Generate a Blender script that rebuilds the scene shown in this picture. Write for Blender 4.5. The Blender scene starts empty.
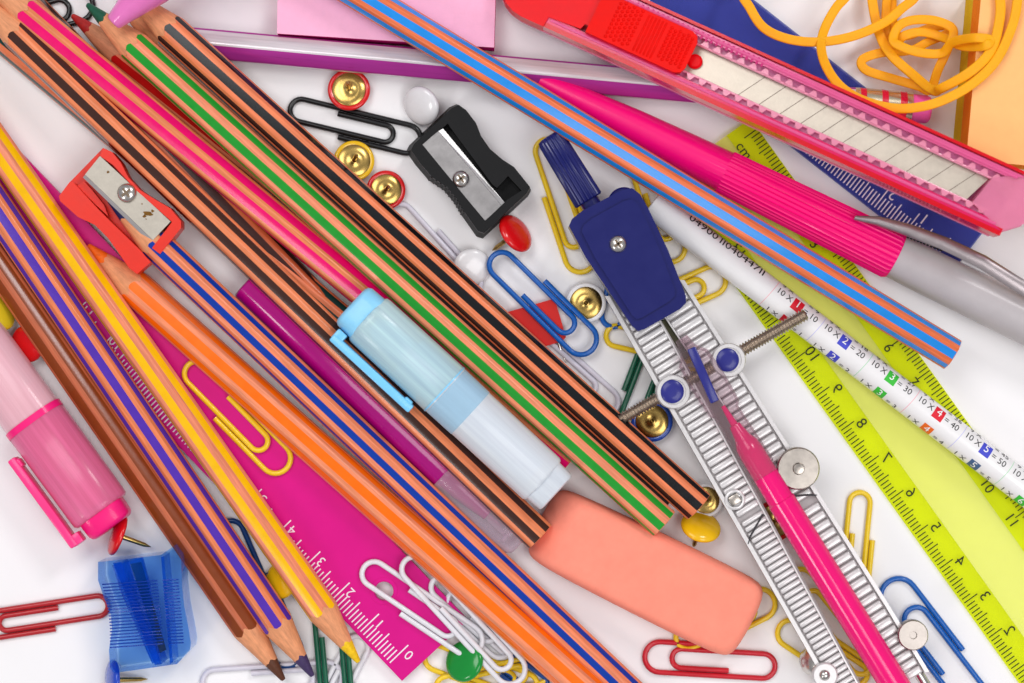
import bpy, bmesh, math, random
from mathutils import Vector as V, Matrix
random.seed(7)
R = math.radians
MM = 0.001
H = 560.0                      # camera height above the table, mm
S0 = 241.0/1024.0              # mm per picture pixel on the table
Z = V((0, 0, 1))
scene = bpy.context.scene
C = scene.collection

def P(px, py, z=0.0):
    k = S0*(H-z)/H
    return V(((px-512)*k, -(py-341.5)*k, z))
def mmz(n, z=0.0):
    return n*S0*(H-z)/H

# ------------------------------------------------------------------ materials
def lin(c):
    c = c/255.0
    return c/12.92 if c <= 0.04045 else ((c+0.055)/1.055)**2.4
def rgb(t):
    return (lin(t[0]), lin(t[1]), lin(t[2]), 1)
MATS = {}
def mat(name, col, rough=0.4, metal=0.0, spec=0.28, coat=0.0, var=0.08, vscale=300.0, bump=0.0, bscale=900.0,
        stretch=None, alpha=1.0, trans=0.0, sss=0.0, tint=None, aniso=0.0, speck=0.0, edge=0.4):
    if name in MATS: return MATS[name]
    m = bpy.data.materials.new(name); m.use_nodes = True
    nt = m.node_tree; N = nt.nodes; L = nt.links
    b = N['Principled BSDF']
    b.inputs['Roughness'].default_value = rough
    b.inputs['Metallic'].default_value = metal
    b.inputs['Specular IOR Level'].default_value = spec
    b.inputs['Coat Weight'].default_value = coat
    b.inputs['Coat Roughness'].default_value = 0.12
    b.inputs['Transmission Weight'].default_value = trans
    if sss:
        b.inputs['Subsurface Weight'].default_value = sss
        b.inputs['Subsurface Radius'].default_value = (0.003, 0.0015, 0.001)
        b.inputs['Subsurface Scale'].default_value = 0.6
    if aniso: b.inputs['Anisotropic'].default_value = aniso
    tc = N.new('ShaderNodeTexCoord')
    mp = N.new('ShaderNodeMapping')
    L.new(tc.outputs['Object'], mp.inputs['Vector'])
    if stretch is not None:
        # grain runs along a picture direction: rotate, then squash
        mp.vector_type = 'TEXTURE'
        mp.inputs['Rotation'].default_value = (0, 0, stretch[0])
        mp.inputs['Scale'].default_value = (stretch[1], 1, 1)
    c = rgb(col)
    if var > 0:
        n = N.new('ShaderNodeTexNoise'); n.inputs['Scale'].default_value = vscale; n.inputs['Detail'].default_value = 5
        n.inputs['Roughness'].default_value = 0.65
        L.new(mp.outputs['Vector'], n.inputs['Vector'])
        rp = N.new('ShaderNodeValToRGB')
        lo = tuple(x*(1-var) for x in c[:3])+(1,); hi = tuple(min(1, x*(1+var*0.7)) for x in c[:3])+(1,)
        rp.color_ramp.elements[0].position = 0.3; rp.color_ramp.elements[1].position = 0.7
        rp.color_ramp.elements[0].color = lo; rp.color_ramp.elements[1].color = hi
        L.new(n.outputs['Fac'], rp.inputs['Fac'])
        src = rp.outputs['Color']
        if speck:      # smudges and specks of graphite
            n3 = N.new('ShaderNodeTexNoise'); n3.inputs['Scale'].default_value = 420; n3.inputs['Detail'].default_value = 4; n3.inputs['Distortion'].default_value = 0.6
            L.new(mp.outputs['Vector'], n3.inputs['Vector'])
            r3 = N.new('ShaderNodeMapRange'); r3.inputs['From Min'].default_value = 0.62; r3.inputs['From Max'].default_value = 0.76
            r3.inputs['To Max'].default_value = speck; L.new(n3.outputs['Fac'], r3.inputs['Value'])
            mxc = N.new('ShaderNodeMix'); mxc.data_type = 'RGBA'; mxc.inputs['B'].default_value = (c[0]*0.45, c[1]*0.4, c[2]*0.4, 1)
            L.new(r3.outputs['Result'], mxc.inputs['Factor']); L.new(src, mxc.inputs['A']); src = mxc.outputs['Result']
        L.new(src, b.inputs['Base Color'])
        mr = N.new('ShaderNodeMapRange')
        mr.inputs['To Min'].default_value = max(0, rough-0.07); mr.inputs['To Max'].default_value = rough+0.07
        L.new(n.outputs['Fac'], mr.inputs['Value']); L.new(mr.outputs['Result'], b.inputs['Roughness'])
    else:
        b.inputs['Base Color'].default_value = c
    if bump:
        n2 = N.new('ShaderNodeTexNoise'); n2.inputs['Scale'].default_value = bscale; n2.inputs['Detail'].default_value = 3
        L.new(mp.outputs['Vector'], n2.inputs['Vector'])
        bp = N.new('ShaderNodeBump'); bp.inputs['Strength'].default_value = bump; bp.inputs['Distance'].default_value = 0.0002
        L.new(n2.outputs['Fac'], bp.inputs['Height']); L.new(bp.outputs['Normal'], b.inputs['Normal'])
    if alpha < 1:
        tr = N.new('ShaderNodeBsdfTransparent'); tr.inputs['Color'].default_value = rgb(tint or col)
        mx = N.new('ShaderNodeMixShader'); mx.inputs['Fac'].default_value = alpha
        lw = N.new('ShaderNodeLayerWeight'); lw.inputs['Blend'].default_value = 0.35
        ma = N.new('ShaderNodeMapRange'); ma.inputs['To Min'].default_value = alpha; ma.inputs['To Max'].default_value = min(1, alpha+edge)
        L.new(lw.outputs['Facing'], ma.inputs['Value']); L.new(ma.outputs['Result'], mx.inputs['Fac'])
        out = N['Material Output']
        L.new(tr.outputs[0], mx.inputs[1]); L.new(b.outputs[0], mx.inputs[2]); L.new(mx.outputs[0], out.inputs['Surface'])
    MATS[name] = m
    return m

def plastic(name, col, **k):
    k.setdefault('rough', 0.28); k.setdefault('coat', 0.15); k.setdefault('var', 0.05); return mat(name, col, **k)

# ------------------------------------------------------------------ mesh builder (world millimetres)
class G:
    def __init__(s): s.v = []; s.f = []; s.m = []
    def add(s, vs, fs, mi=0):
        o = len(s.v); s.v += [V(p) for p in vs]
        for k, f in enumerate(fs):
            s.f.append([i+o for i in f]); s.m.append(mi[k] if isinstance(mi, (list, tuple)) else mi)
        return s
    def build(s, name, mats, parent=None, angle=38, smooth=True, origin=None):
        if not isinstance(mats, (list, tuple)): mats = [mats]
        me = bpy.data.meshes.new(name)
        if parent is not None: o = V(parent['_o'])
        elif origin is not None: o = V(origin)
        else:
            o = sum(s.v, V((0, 0, 0)))/len(s.v); o.z = min(p.z for p in s.v)
        me.from_pydata([((p-o)*MM)[:] for p in s.v], [], s.f)
        for x in mats: me.materials.append(x)
        me.polygons.foreach_set('material_index', s.m)
        if smooth:
            me.polygons.foreach_set('use_smooth', [True]*len(me.polygons))
            me.set_sharp_from_angle(angle=R(angle))
        me.update()
        ob = bpy.data.objects.new(name, me); C.objects.link(ob)
        if parent is None: ob.location = o*MM; ob['_o'] = o[:]
        else:
            ob.parent = parent; ob['_o'] = o[:]
        return ob

def thing(name, label, cat, loc, group=None):
    o = bpy.data.objects.new(name, None); C.objects.link(o)
    o.empty_display_size = 0.005
    o.location = V(loc)*MM; o['_o'] = V(loc)[:]
    o['label'] = label; o['category'] = cat
    if group: o['group'] = group
    return o
def tag(o, label, cat, group=None):
    o['label'] = label; o['category'] = cat
    if group: o['group'] = group
    return o

def frame(p0, p1):
    u = (p1-p0).normalized()
    s = u.cross(Z)
    s = s.normalized() if s.length > 1e-6 else V((1, 0, 0))
    return u, s, s.cross(u)

def tube(g, pts, r, seg=10, closed=False, mi=0, flat=1.0, caps=True, sq=1.0):
    pw = lambda x: math.copysign(abs(x)**sq, x)
    n = len(pts); rings = []
    up = Z.copy()
    rr = r if isinstance(r, (list, tuple)) else [r]*n
    for i, p in enumerate(pts):
        a = pts[(i-1) % n] if (closed or i > 0) else p
        b = pts[(i+1) % n] if (closed or i < n-1) else p
        t = (b-a).normalized()
        s = t.cross(up)
        s = s.normalized() if s.length > 1e-4 else V((1, 0, 0))
        w = s.cross(t)
        rings.append([p + s*(pw(math.cos(2*math.pi*k/seg))*rr[i]) + w*(pw(math.sin(2*math.pi*k/seg))*rr[i]*flat) for k in range(seg)])
    vs = [q for rg in rings for q in rg]; fs = []
    for i in range(n if closed else n-1):
        j = (i+1) % n
        for k in range(seg):
            l = (k+1) % seg
            fs.append([i*seg+k, j*seg+k, j*seg+l, i*seg+l])
    if not closed and caps:
        fs.append([k for k in range(seg)]); fs.append([(n-1)*seg+seg-1-k for k in range(seg)])
    g.add(vs, fs, mi); return g

def lathe(g, prof, o, ax, seg=32, mi=0, cap0=True, cap1=True):
    """prof: list of (distance along axis, radius[, material])"""
    ax = ax.normalized()
    s = ax.cross(Z); s = s.normalized() if s.length > 1e-4 else V((1, 0, 0))
    w = s.cross(ax)
    vs = []; fs = []; ms = []
    for pr in prof:
        h, r = pr[0], pr[1]
        for k in range(seg):
            a = 2*math.pi*k/seg
            vs.append(o + ax*h + s*(math.cos(a)*r) + w*(math.sin(a)*r))
    for i in range(len(prof)-1):
        m_ = prof[i][2] if len(prof[i]) > 2 else mi
        for k in range(seg):
            l = (k+1) % seg
            fs.append([i*seg+k, i*seg+l, (i+1)*seg+l, (i+1)*seg+k]); ms.append(m_)
    if cap0: fs.append([seg-1-k for k in range(seg)]); ms.append(mi)
    if cap1: fs.append([(len(prof)-1)*seg+k for k in range(seg)]); ms.append(prof[-1][2] if len(prof[-1]) > 2 else mi)
    g.add(vs, fs, ms); return g

def prism(g, poly, z0, z1, bevel=0.0, seg=2, mi=0, bot=None, topbevel_only=False):
    """poly: world xy points (Vectors) of the top; bot: optional bottom outline; z0/z1 may be callables of the point"""
    n = len(poly)
    area = sum(poly[i].x*poly[(i+1) % n].y - poly[(i+1) % n].x*poly[i].y for i in range(n))
    idx = list(range(n)) if area > 0 else list(range(n-1, -1, -1))
    poly = [poly[i] for i in idx]; bt = [bot[i] for i in idx] if bot else poly
    f0 = z0 if callable(z0) else (lambda p: z0); f1 = z1 if callable(z1) else (lambda p: z1)
    bm = bmesh.new()
    t = [bm.verts.new((p.x, p.y, f1(p))) for p in poly]
    b = [bm.verts.new((p.x, p.y, f0(p))) for p in bt]
    top = bm.faces.new(t); bm.faces.new(b[::-1])
    for i in range(n):
        j = (i+1) % n
        bm.faces.new([b[i], b[j], t[j], t[i]])
    if bevel > 0:
        if topbevel_only: ed = list(top.edges)
        else: ed = [e for e in bm.edges if e.calc_face_angle(0) > R(25)]
        bmesh.ops.bevel(bm, geom=ed, offset=bevel, segments=seg, profile=0.5, affect='EDGES', clamp_overlap=True)
    bm.verts.index_update()
    g.add([v.co.copy() for v in bm.verts], [[v.index for v in f.verts] for f in bm.faces], mi)
    bm.free(); return g
def pxpoly(pts, z): return [P(x, y, z) for x, y in pts]

def obox(g, c, u, v, w, lu, lv, lw, bevel=0.0, seg=2, mi=0):
    """oriented box: centre c, unit axes, full lengths"""
    bm = bmesh.new()
    bmesh.ops.create_cube(bm, size=1.0)
    for q in bm.verts: q.co = V((q.co.x*lu, q.co.y*lv, q.co.z*lw))
    if bevel > 0: bmesh.ops.bevel(bm, geom=list(bm.edges), offset=bevel, segments=seg, profile=0.5, affect='EDGES', clamp_overlap=True)
    bm.verts.index_update()
    g.add([c + u*q.co.x + v*q.co.y + w*q.co.z for q in bm.verts], [[q.index for q in f.verts] for f in bm.faces], mi)
    bm.free(); return g

def disc(g, c, n, r, seg=24, mi=0):
    n = n.normalized(); s = n.orthogonal().normalized(); w = n.cross(s)
    g.add([c+s*math.cos(2*math.pi*k/seg)*r+w*math.sin(2*math.pi*k/seg)*r for k in range(seg)], [list(range(seg))], mi); return g

_tc = {}
def text_geo(s, size):
    key = (s, size)
    if key not in _tc:
        cu = bpy.data.curves.new('t', 'FONT'); cu.body = s; cu.size = size; cu.align_x = 'CENTER'; cu.align_y = 'CENTER'; cu.resolution_u = 3
        ob = bpy.data.objects.new('t', cu)
        me = bpy.data.meshes.new_from_object(ob)
        _tc[key] = ([v.co.copy() for v in me.vertices], [list(p.vertices) for p in me.polygons])
        bpy.data.objects.remove(ob); bpy.data.curves.remove(cu); bpy.data.meshes.remove(me)
    return _tc[key]
def text_on(g, s, size, fn, mi=0, fine=False):
    vs, fs = text_geo(s, size)
    if fine:
        bm = bmesh.new(); bv = [bm.verts.new(p) for p in vs]
        for f in fs:
            try: bm.faces.new([bv[i] for i in f])
            except ValueError: pass
        bmesh.ops.triangulate(bm, faces=list(bm.faces))
        for _ in range(3):
            ed = [e for e in bm.edges if e.calc_length() > 0.45]
            if not ed: break
            bmesh.ops.subdivide_edges(bm, edges=ed, cuts=1)
            bmesh.ops.triangulate(bm, faces=[f for f in bm.faces if len(f.verts) > 3])
        bm.verts.index_update()
        vs = [v.co.copy() for v in bm.verts]; fs = [[v.index for v in f.verts] for f in bm.faces]; bm.free()
    g.add([fn(p.x, p.y) for p in vs], fs, mi)
def quad(g, a, b, c, d, mi=0): g.add([a, b, c, d], [[0, 1, 2, 3]], mi)

# ------------------------------------------------------------------ shared materials
def grain_wood(name, col, ang, rough=0.33, var=0.24, coat=0.18):
    return mat(name, col, rough=rough, coat=coat, var=var, vscale=1500, stretch=(ang, 14.0), bump=0.12, bscale=1800)
GOLD = mat('brass', (192, 160, 92), rough=0.26, metal=1.0, var=0.12, vscale=500, bump=0.06, bscale=1500)
STEEL = mat('polished_steel', (205, 200, 195), rough=0.24, metal=1.0, var=0.1, vscale=700, bump=0.05)
BLADE = mat('blade_steel', (178, 171, 160), rough=0.5, metal=0.85, var=0.12, vscale=500, bump=0.1, bscale=2500)
BLACKP = plastic('black_plastic', (13, 13, 15), rough=0.5, coat=0.0, spec=0.2, bump=0.15, bscale=2500)

# ------------------------------------------------------------------ table
def build_table():
    g = G()
    s = 1500
    g.add([V((-s, -s, 0)), V((s, -s, 0)), V((s, s, 0)), V((-s, s, 0))], [[0, 1, 2, 3]])
    m = mat('white_table_top', (241, 239, 240), rough=0.55, spec=0.3, var=0.015, vscale=40, bump=0.05, bscale=2500)
    o = g.build('table_top', m, smooth=False, origin=(0, 0, 0)); o['kind'] = 'structure'
build_table()

# ------------------------------------------------------------------ pencils
PENCILS = 'coloured wooden pencils in a heap'
def hexprofile(a, roll, s=0.5):
    """list of (theta, r, on_stripe_to_next) round a hexagon with rounded corners"""
    w = a*math.tan(R(30)); out = []
    e = 0.74
    for k in range(6):
        phi = R(60*k)+roll
        for t, st in ((-e, 0), (-s, 1), (-s*0.5, 1), (0, 1), (s*0.5, 1), (s, 0), (e, 0)):
            x = t*w
            y = a+0.11*(1-(t/e)**2)          # facets are very slightly crowned
            out.append((phi+math.atan2(x, y), math.hypot(y, x), st))
        # rounded corner: 3 points
        # arc centre on the corner bisector
        for q in (0.25, 0.5, 0.75):
            x0 = e*w
            ang = q*60
            # tangent arc between the two facets
            rad = (1-e)*w/math.tan(R(30))
            cx, cy = x0, a-rad          # centre in facet frame (x across, y out)
            x = cx+rad*math.sin(R(ang)); y = cy+rad*math.cos(R(ang))
            out.append((phi+math.atan2(x, y), math.hypot(x, y), 0))
    return out

def pencil(label, p0, z0, p1, z1, col, tip=True, a=3.5, roll=0.0, wood=(226, 126, 82), bare=(226, 152, 108),
           cone=13.2, lead=None, s=0.48, name='pencil', stripe2=None, blunt=0.5):
    """p0: tip end (pixels), p1: flat end"""
    A = P(p0[0], p0[1], z0); B = P(p1[0], p1[1], z1)
    u, sd, up = frame(A, B); L = (B-A).length
    ang = math.atan2(u.y, u.x)
    o = V(((A.x+B.x)/2, (A.y+B.y)/2, min(z0, z1)-a))
    t = thing(name, label, 'pencil', o, PENCILS)
    key = 'pencil_%d_%d_%d' % col
    mw = grain_wood('varnished_wood_%d_%d_%d_%.2f' % (wood+(ang,)), wood, ang)
    ms = mat(key+'_paint', col, rough=0.2, coat=0.15, spec=0.25, var=0.08, vscale=300)
    prof = hexprofile(a, R(roll), s)
    n = len(prof)
    def pt(th, r, d): return A + u*d + up*(math.cos(th)*r) + sd*(math.sin(th)*r)
    g = G(); vs = []; fs = []; ms_ = []
    rt = 0.62; k = (a-rt)/cone
    # body: front ring (scalloped where the sharpener's cone meets the facets), back ring
    front = [((r-rt)/k if tip else 0.0) for th, r, st in prof]
    for i, (th, r, st) in enumerate(prof):
        vs.append(pt(th, r, front[i]+ (random.uniform(-0.12, 0.12) if tip else 0)))
        vs.append(pt(th, r, L-0.12)); vs.append(pt(th, r*0.96, L))
    for i in range(n):
        j = (i+1) % n
        m_ = 1 if prof[i][2] else 0
        fs.append([3*i, 3*j, 3*j+1, 3*i+1]); ms_.append(m_)
        fs.append([3*i+1, 3*j+1, 3*j+2, 3*i+2]); ms_.append(0)
    fs.append([3*i+2 for i in range(n)]); ms_.append(0)
    if not tip: fs.append([3*i for i in range(n)][::-1]); ms_.append(0)
    g.add(vs, fs, ms_)
    g.build('barrel', [mw, ms], t, angle=50)
    if tip:
        mb = grain_wood('bare_wood_%d_%d_%d_%.2f' % (bare+(ang,)), bare, ang, rough=0.6, var=0.22, coat=0.0)
        ml = mat('lead_%d_%d_%d' % (lead or col), lead or col, rough=0.5, var=0.2, vscale=1200, bump=0.3, bscale=2500)
        dl = 5.0; r0 = rt; d0 = 0.0
        vs = []; fs = []
        for i, (th, r, st) in enumerate(prof):
            d = dl + 0.28*math.sin(3*th+1.1)+0.18*math.sin(7*th)+random.uniform(-.1, .1)
            vs.append(pt(th, rt+d*k, d)); vs.append(pt(th, rt+(d+front[i])*0.5*k, (d+front[i])*0.5)); vs.append(pt(th, r, front[i]))
        lv = []
        for i, (th, r, st) in enumerate(prof):
            lv.append(vs[3*i]+V((0, 0, 0))); lv.append(pt(th, r0, d0)); lv.append(pt(th, r0*0.6, d0-0.3))
        for i in range(n):
            j = (i+1) % n
            fs.append([3*i, 3*j, 3*j+1, 3*i+1]); fs.append([3*i+1, 3*j+1, 3*j+2, 3*i+2])
        g = G().add(vs, fs); g.build('sharpened_cone', mb, t, angle=50)
        fs = []
        for i in range(n):
            j = (i+1) % n
            fs.append([3*i+1, 3*j+1, 3*j, 3*i]); fs.append([3*i+2, 3*j+2, 3*j+1, 3*i+1])
        fs.append([3*i+2 for i in range(n)][::-1])
        g = G().add(lv, fs); g.build('lead', ml, t, angle=50)
    return t

ORW_unused = (238, 136, 86)
# left group, tips at the bottom
pencil('brown pencil with brown tip, leftmost of the three tips pointing down', (283, 679), 3.7, (-62, 178), 3.7, (132, 60, 22), roll=-33, lead=(92, 52, 34), wood=(190, 100, 66), s=0.62)
pencil('purple striped pencil with purple tip between the brown and yellow pencils', (312, 675), 5.6, (-42, 150), 7.4, (82, 46, 168), roll=5, lead=(66, 50, 92))
pencil('yellow striped pencil with yellow tip resting on the magenta ruler', (358, 661), 6.6, (-46, 84), 7.0, (250, 190, 8), roll=-13, wood=(230, 134, 100), lead=(246, 196, 20))
# middle
pencil('orange striped pencil with orange tip lying beside the orange sharpener', (89, 246), 5.2, (662, 757), 7.2, (255, 112, 8), roll=-3, wood=(238, 140, 100), a=3.75, lead=(246, 112, 26), s=0.48)
pencil('dark blue striped pencil stuck in the orange sharpener', (110, 201), 9.8, (660, 722), 4.4, (10, 58, 160), roll=8, s=0.40, wood=(232, 132, 92), a=3.5, lead=(30, 40, 90))
# the big bundle, lower layer
pencil('dark teal striped pencil showing between brown striped and pink pencils', (-50, -8), 3.6, (470, 430), 3.6, (10, 62, 58), roll=8, wood=(226, 122, 80))
pencil('dark brown striped pencil mostly hidden under the pink striped pencil', (-30, -54), 3.6, (400, 388), 3.6, (62, 34, 30), roll=-10, wood=(196, 98, 58))
pencil('red pencil with sharpened red tip half under the green striped pencil', (73, 16), 3.6, (425, 297), 3.6, (176, 22, 20), roll=30, wood=(214, 124, 90), lead=(170, 36, 34), bare=(196, 132, 96))
LOW = pencil('dark pencil lying low between the green and the black striped pencils', (118, 2), 3.6, (668, 503), 3.6, (44, 32, 30), roll=-4, wood=(204, 110, 66))
def gold_flecks(t, p0, z, p1, spans, th0, th1, a=3.4):
    A = P(p0[0], p0[1], z); B = P(p1[0], p1[1], z); u, sd, up = frame(A, B)
    for (q0, q1) in spans:
        g = G()
        d0 = (P(q0[0], q0[1], z)-A).dot(u); d1 = (P(q1[0], q1[1], z)-A).dot(u); d = d0
        while d < d1:
            th = R(random.uniform(th0, th1)); l = random.uniform(.15, .5); w = random.uniform(.08, .16)
            nr = up*math.cos(th)+sd*math.sin(th); tg = sd*math.cos(th)-up*math.sin(th); c = A+u*d+nr*(a+0.25)
            quad(g, c-tg*l, c+u*w-tg*l, c+u*w+tg*l, c+tg*l)
            d += random.uniform(.15, .5)
        g.build('foil_print', GOLD, t, smooth=False)
gold_flecks(LOW, (118, 2), 3.6, (668, 503), [((372, 236), (402, 262)), ((480, 332), (520, 368)), ((545, 388), (590, 430))], -32, -8)
# upper layer
pencil('brown-black striped pencil whose flat end touches the coral eraser', (-28, -9), 10.2, (540, 537), 8.8, (64, 38, 32), roll=14, wood=(232, 132, 86))
pencil('pink and magenta striped pencil running under the pale blue highlighter', (-22, -27), 10.2, (569, 462), 3.8, (238, 8, 110), roll=18, wood=(226, 130, 82), s=0.55)
pencil('green striped pencil with dark green tip under the lilac pen', (88, 5), 9.9, (664, 524), 10.4, (34, 150, 48), roll=14, wood=(238, 142, 104), lead=(24, 84, 62))
pencil('black striped pencil at the upper edge of the big bundle', (124, -12), 10.0, (699, 507), 10.2, (20, 20, 23), roll=0, wood=(232, 128, 84))
# top
pencil('sky blue striped pencil lying across the whole pile without visible tip', (230, -84), 12.5, (953, 355), 14.5, (34, 140, 226), roll=4, wood=(230, 116, 70), a=3.4, s=0.48, lead=(40, 120, 200))

def foil_pencil():
    A = P(190, 42.5, 3.8); B = P(930, 109.8, 3.8)
    u, sd, up = frame(A, B); L = (B-A).length
    t = thing('pencil', 'silver and purple hexagonal pencil with pink eraser end under rubber bands', 'pencil', ((A.x+B.x)/2, (A.y+B.y)/2, 0), PENCILS)
    a = 3.45
    prof = hexprofile(a, R(32), 0.5); n = len(prof)
    ms = mat('pearl_silver_paint', (224, 216, 220), rough=0.32, metal=0.35, var=0.2, vscale=900, stretch=(math.atan2(u.y, u.x), 25))
    mp = mat('purple_foil_paint', (176, 52, 150), rough=0.3, metal=0.3, var=0.12, vscale=700, stretch=(math.atan2(u.y, u.x), 20))
    end = L-13.5-4.5
    vs = []; fs = []; mi = []
    for th, r, st in prof:
        for d in (0, end): vs.append(A+u*d+up*(math.cos(th)*r)+sd*(math.sin(th)*r))
    for i in range(n):
        j = (i+1) % n; fs.append([2*i, 2*j, 2*j+1, 2*i+1]); mi.append(1 if (i//10) % 2 == 0 else 0)
    fs.append([2*i for i in range(n)][::-1]); mi.append(0); fs.append([2*i+1 for i in range(n)]); mi.append(0)
    G().add(vs, fs, mi).build('barrel', [ms, mp], t, angle=50)
    fer = mat('ferrule_metal', (226, 210, 180), rough=0.22, metal=0.9, var=0.08)
    red = plastic('ferrule_red_band', (226, 20, 60))
    pr = [(end-0.1, 3.5), (end, 3.7)]
    x = end
    for seg_, m_ in ((1.2, 0), (1.4, 1), (3.6, 0), (1.5, 1), (2.8, 0), (1.6, 1), (1.4, 0)):
        pr.append((x+0.01, 3.7, m_)); x += seg_; pr.append((x, 3.62 if m_ else 3.7, m_))
    lathe(G(), pr, A, u, 28).build('ferrule', [fer, red], t)
    er = mat('eraser_tip_pink', (238, 92, 170), rough=0.6, coat=0, sss=0.2)
    pr = [(x-1, 3.3), (x+3.4, 3.3), (x+4.2, 3.0), (x+4.6, 2.4), (x+4.7, 1.0)]
    lathe(G(), pr, A, u, 28).build('eraser_tip', er, t)
foil_pencil()

# ------------------------------------------------------------------ multiplication-table pencil
def table_pencil():
    z = 5.7
    A = P(652, 203, z); B = P(1100, 547, z)
    u, sd, up = frame(A, B); L = (B-A).length; r = 3.62
    t = thing('pencil', 'white round pencil printed with multiplication tables lying on the lime ruler', 'pencil', ((A.x+B.x)/2, (A.y+B.y)/2, 2.0), PENCILS)
    lathe(G(), [(0, 3.35), (0.15, r), (L, r), (L+0.01, 1)], A, u, 48).build('barrel', plastic('white_pencil_lacquer', (238, 236, 236), rough=0.2, coat=0.5, var=0.02), t)
    ink = mat('print_black', (30, 28, 32), rough=0.6, var=0)
    wht = mat('print_white', (245, 245, 245), rough=0.5, var=0)
    cols = {'r': (222, 30, 50), 'b': (70, 76, 200), 'g': (60, 190, 60), 'o': (240, 110, 30), 's': (70, 100, 140)}
    cm = {k: mat('print_'+k, c, rough=0.45, var=0) for k, c in cols.items()}
    # angle measured from straight up towards the upper right of the picture (= -sd)
    def at(d, th, off): return A+u*d+(up*math.cos(th)-sd*math.sin(th))*(r+off)
    def row(th0, d0, off=0.03): return lambda x, y: at(d0+x, th0+y/r, off)
    d1 = (P(799, 302, z)-A).dot(u)
    cell = 13.75
    g = G()
    for n in range(1, 7):
        d = d1+cell*(n-1)
        for th, k, sc in ((R(30), 10, 1), (R(68), 9, 1), (R(-58), 1, 1)):
            text_on(g, '%d X' % k, 2.2, row(th-R(4), d-3.9, 0.05), 0, True)
            text_on(g, '= %d' % (k*n), 2.2, row(th-R(8), d+3.7, 0.05), 0, True)
    text_on(g, '04900', 3.3, row(R(48), (P(706, 224, z)-A).dot(u), 0.05), 0, True)
    text_on(g, 'II040447II', 3.3, row(R(48), (P(744, 254, z)-A).dot(u), 0.05), 0, True)
    # bar lines of the bar code above the number
    x = -9.0
    d0 = (P(726, 240, z)-A).dot(u)
    while x < 11:
        w = random.choice((0.18, 0.3, 0.5)); 
        vs = []
        for th in (R(74), R(84), R(94), R(104)):
            vs += [at(d0+x, th, 0.03), at(d0+x+w, th, 0.03)]
        g.add(vs, [[0, 1, 3, 2], [2, 3, 5, 4], [4, 5, 7, 6]], 0)
        x += w+random.choice((0.2, 0.35, 0.5))
    g.build('printed_numbers', [ink], t, smooth=False)
    for seq, th in (('rbgrbg', R(24)), ('rbgosg', R(-58))):
        for n in range(1, 7):
            d = d1+cell*(n-1)
            gp = G(); vs = []
            K = 6
            for q in range(K+1):
                a = th+(q/K-0.5)*R(48)
                vs += [at(d-1.35, a, 0.04), at(d+1.35, a, 0.04)]
            gp.add(vs, [[2*q, 2*q+1, 2*q+3, 2*q+2] for q in range(K)], 0)
            text_on(gp, str(n), 2.7, row(th+R(4), d, 0.09), 1, True)
            gp.build('printed_square', [cm[seq[n-1]], wht], t, smooth=False)
    g = G()
    for n, cn in zip(range(0, 7), 'rbgrbgr'):
        d = d1+cell*(n-0.5); vs = []
        for q in range(15):
            a = R(-80+q*11)
            sk = 0.25*math.sin(a)
            vs += [at(d+sk, a, 0.02), at(d+0.14+sk, a, 0.02)]
        g.add(vs, [[2*q, 2*q+1, 2*q+3, 2*q+2] for q in range(14)], ['rbg'.index(cn)]*14)
    g.build('printed_rings', [mat('print_pale_red', (240, 170, 180), rough=.5, var=0), mat('print_pale_blue', (190, 190, 235), rough=.5, var=0), mat('print_pale_green', (165, 220, 175), rough=.5, var=0)], t, smooth=False)
table_pencil()

# ------------------------------------------------------------------ rulers
RULERS = 'plastic rulers'
def ticks(g, e0, eN, ncm, inward, z, lens=(3.0, 4.0, 5.2), wid=0.22, gap=0.3, rng=None, mi=0):
    a = P(e0[0], e0[1], z); b = P(eN[0], eN[1], z)
    per = (b-a)/(ncm*10.0); pu = per.normalized()
    inn = V((inward[0], -inward[1], 0)).normalized()
    for i in rng or range(0, ncm*10+1):
        l = lens[2] if i % 10 == 0 else (lens[1] if i % 5 == 0 else lens[0])
        c = a+per*i
        w = pu*wid*0.5
        quad(g, c+inn*gap-w, c+inn*gap+w, c+inn*(gap+l)+w, c+inn*(gap+l)-w, mi)
    return a, per, inn
def flat_text(g, s, size, c, xdir, mi=0):
    xd = V((xdir[0], -xdir[1], 0)).normalized(); yd = V((-xd.y, xd.x, 0))
    text_on(g, s, size, lambda x, y: c+xd*x+yd*y, mi)

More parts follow.
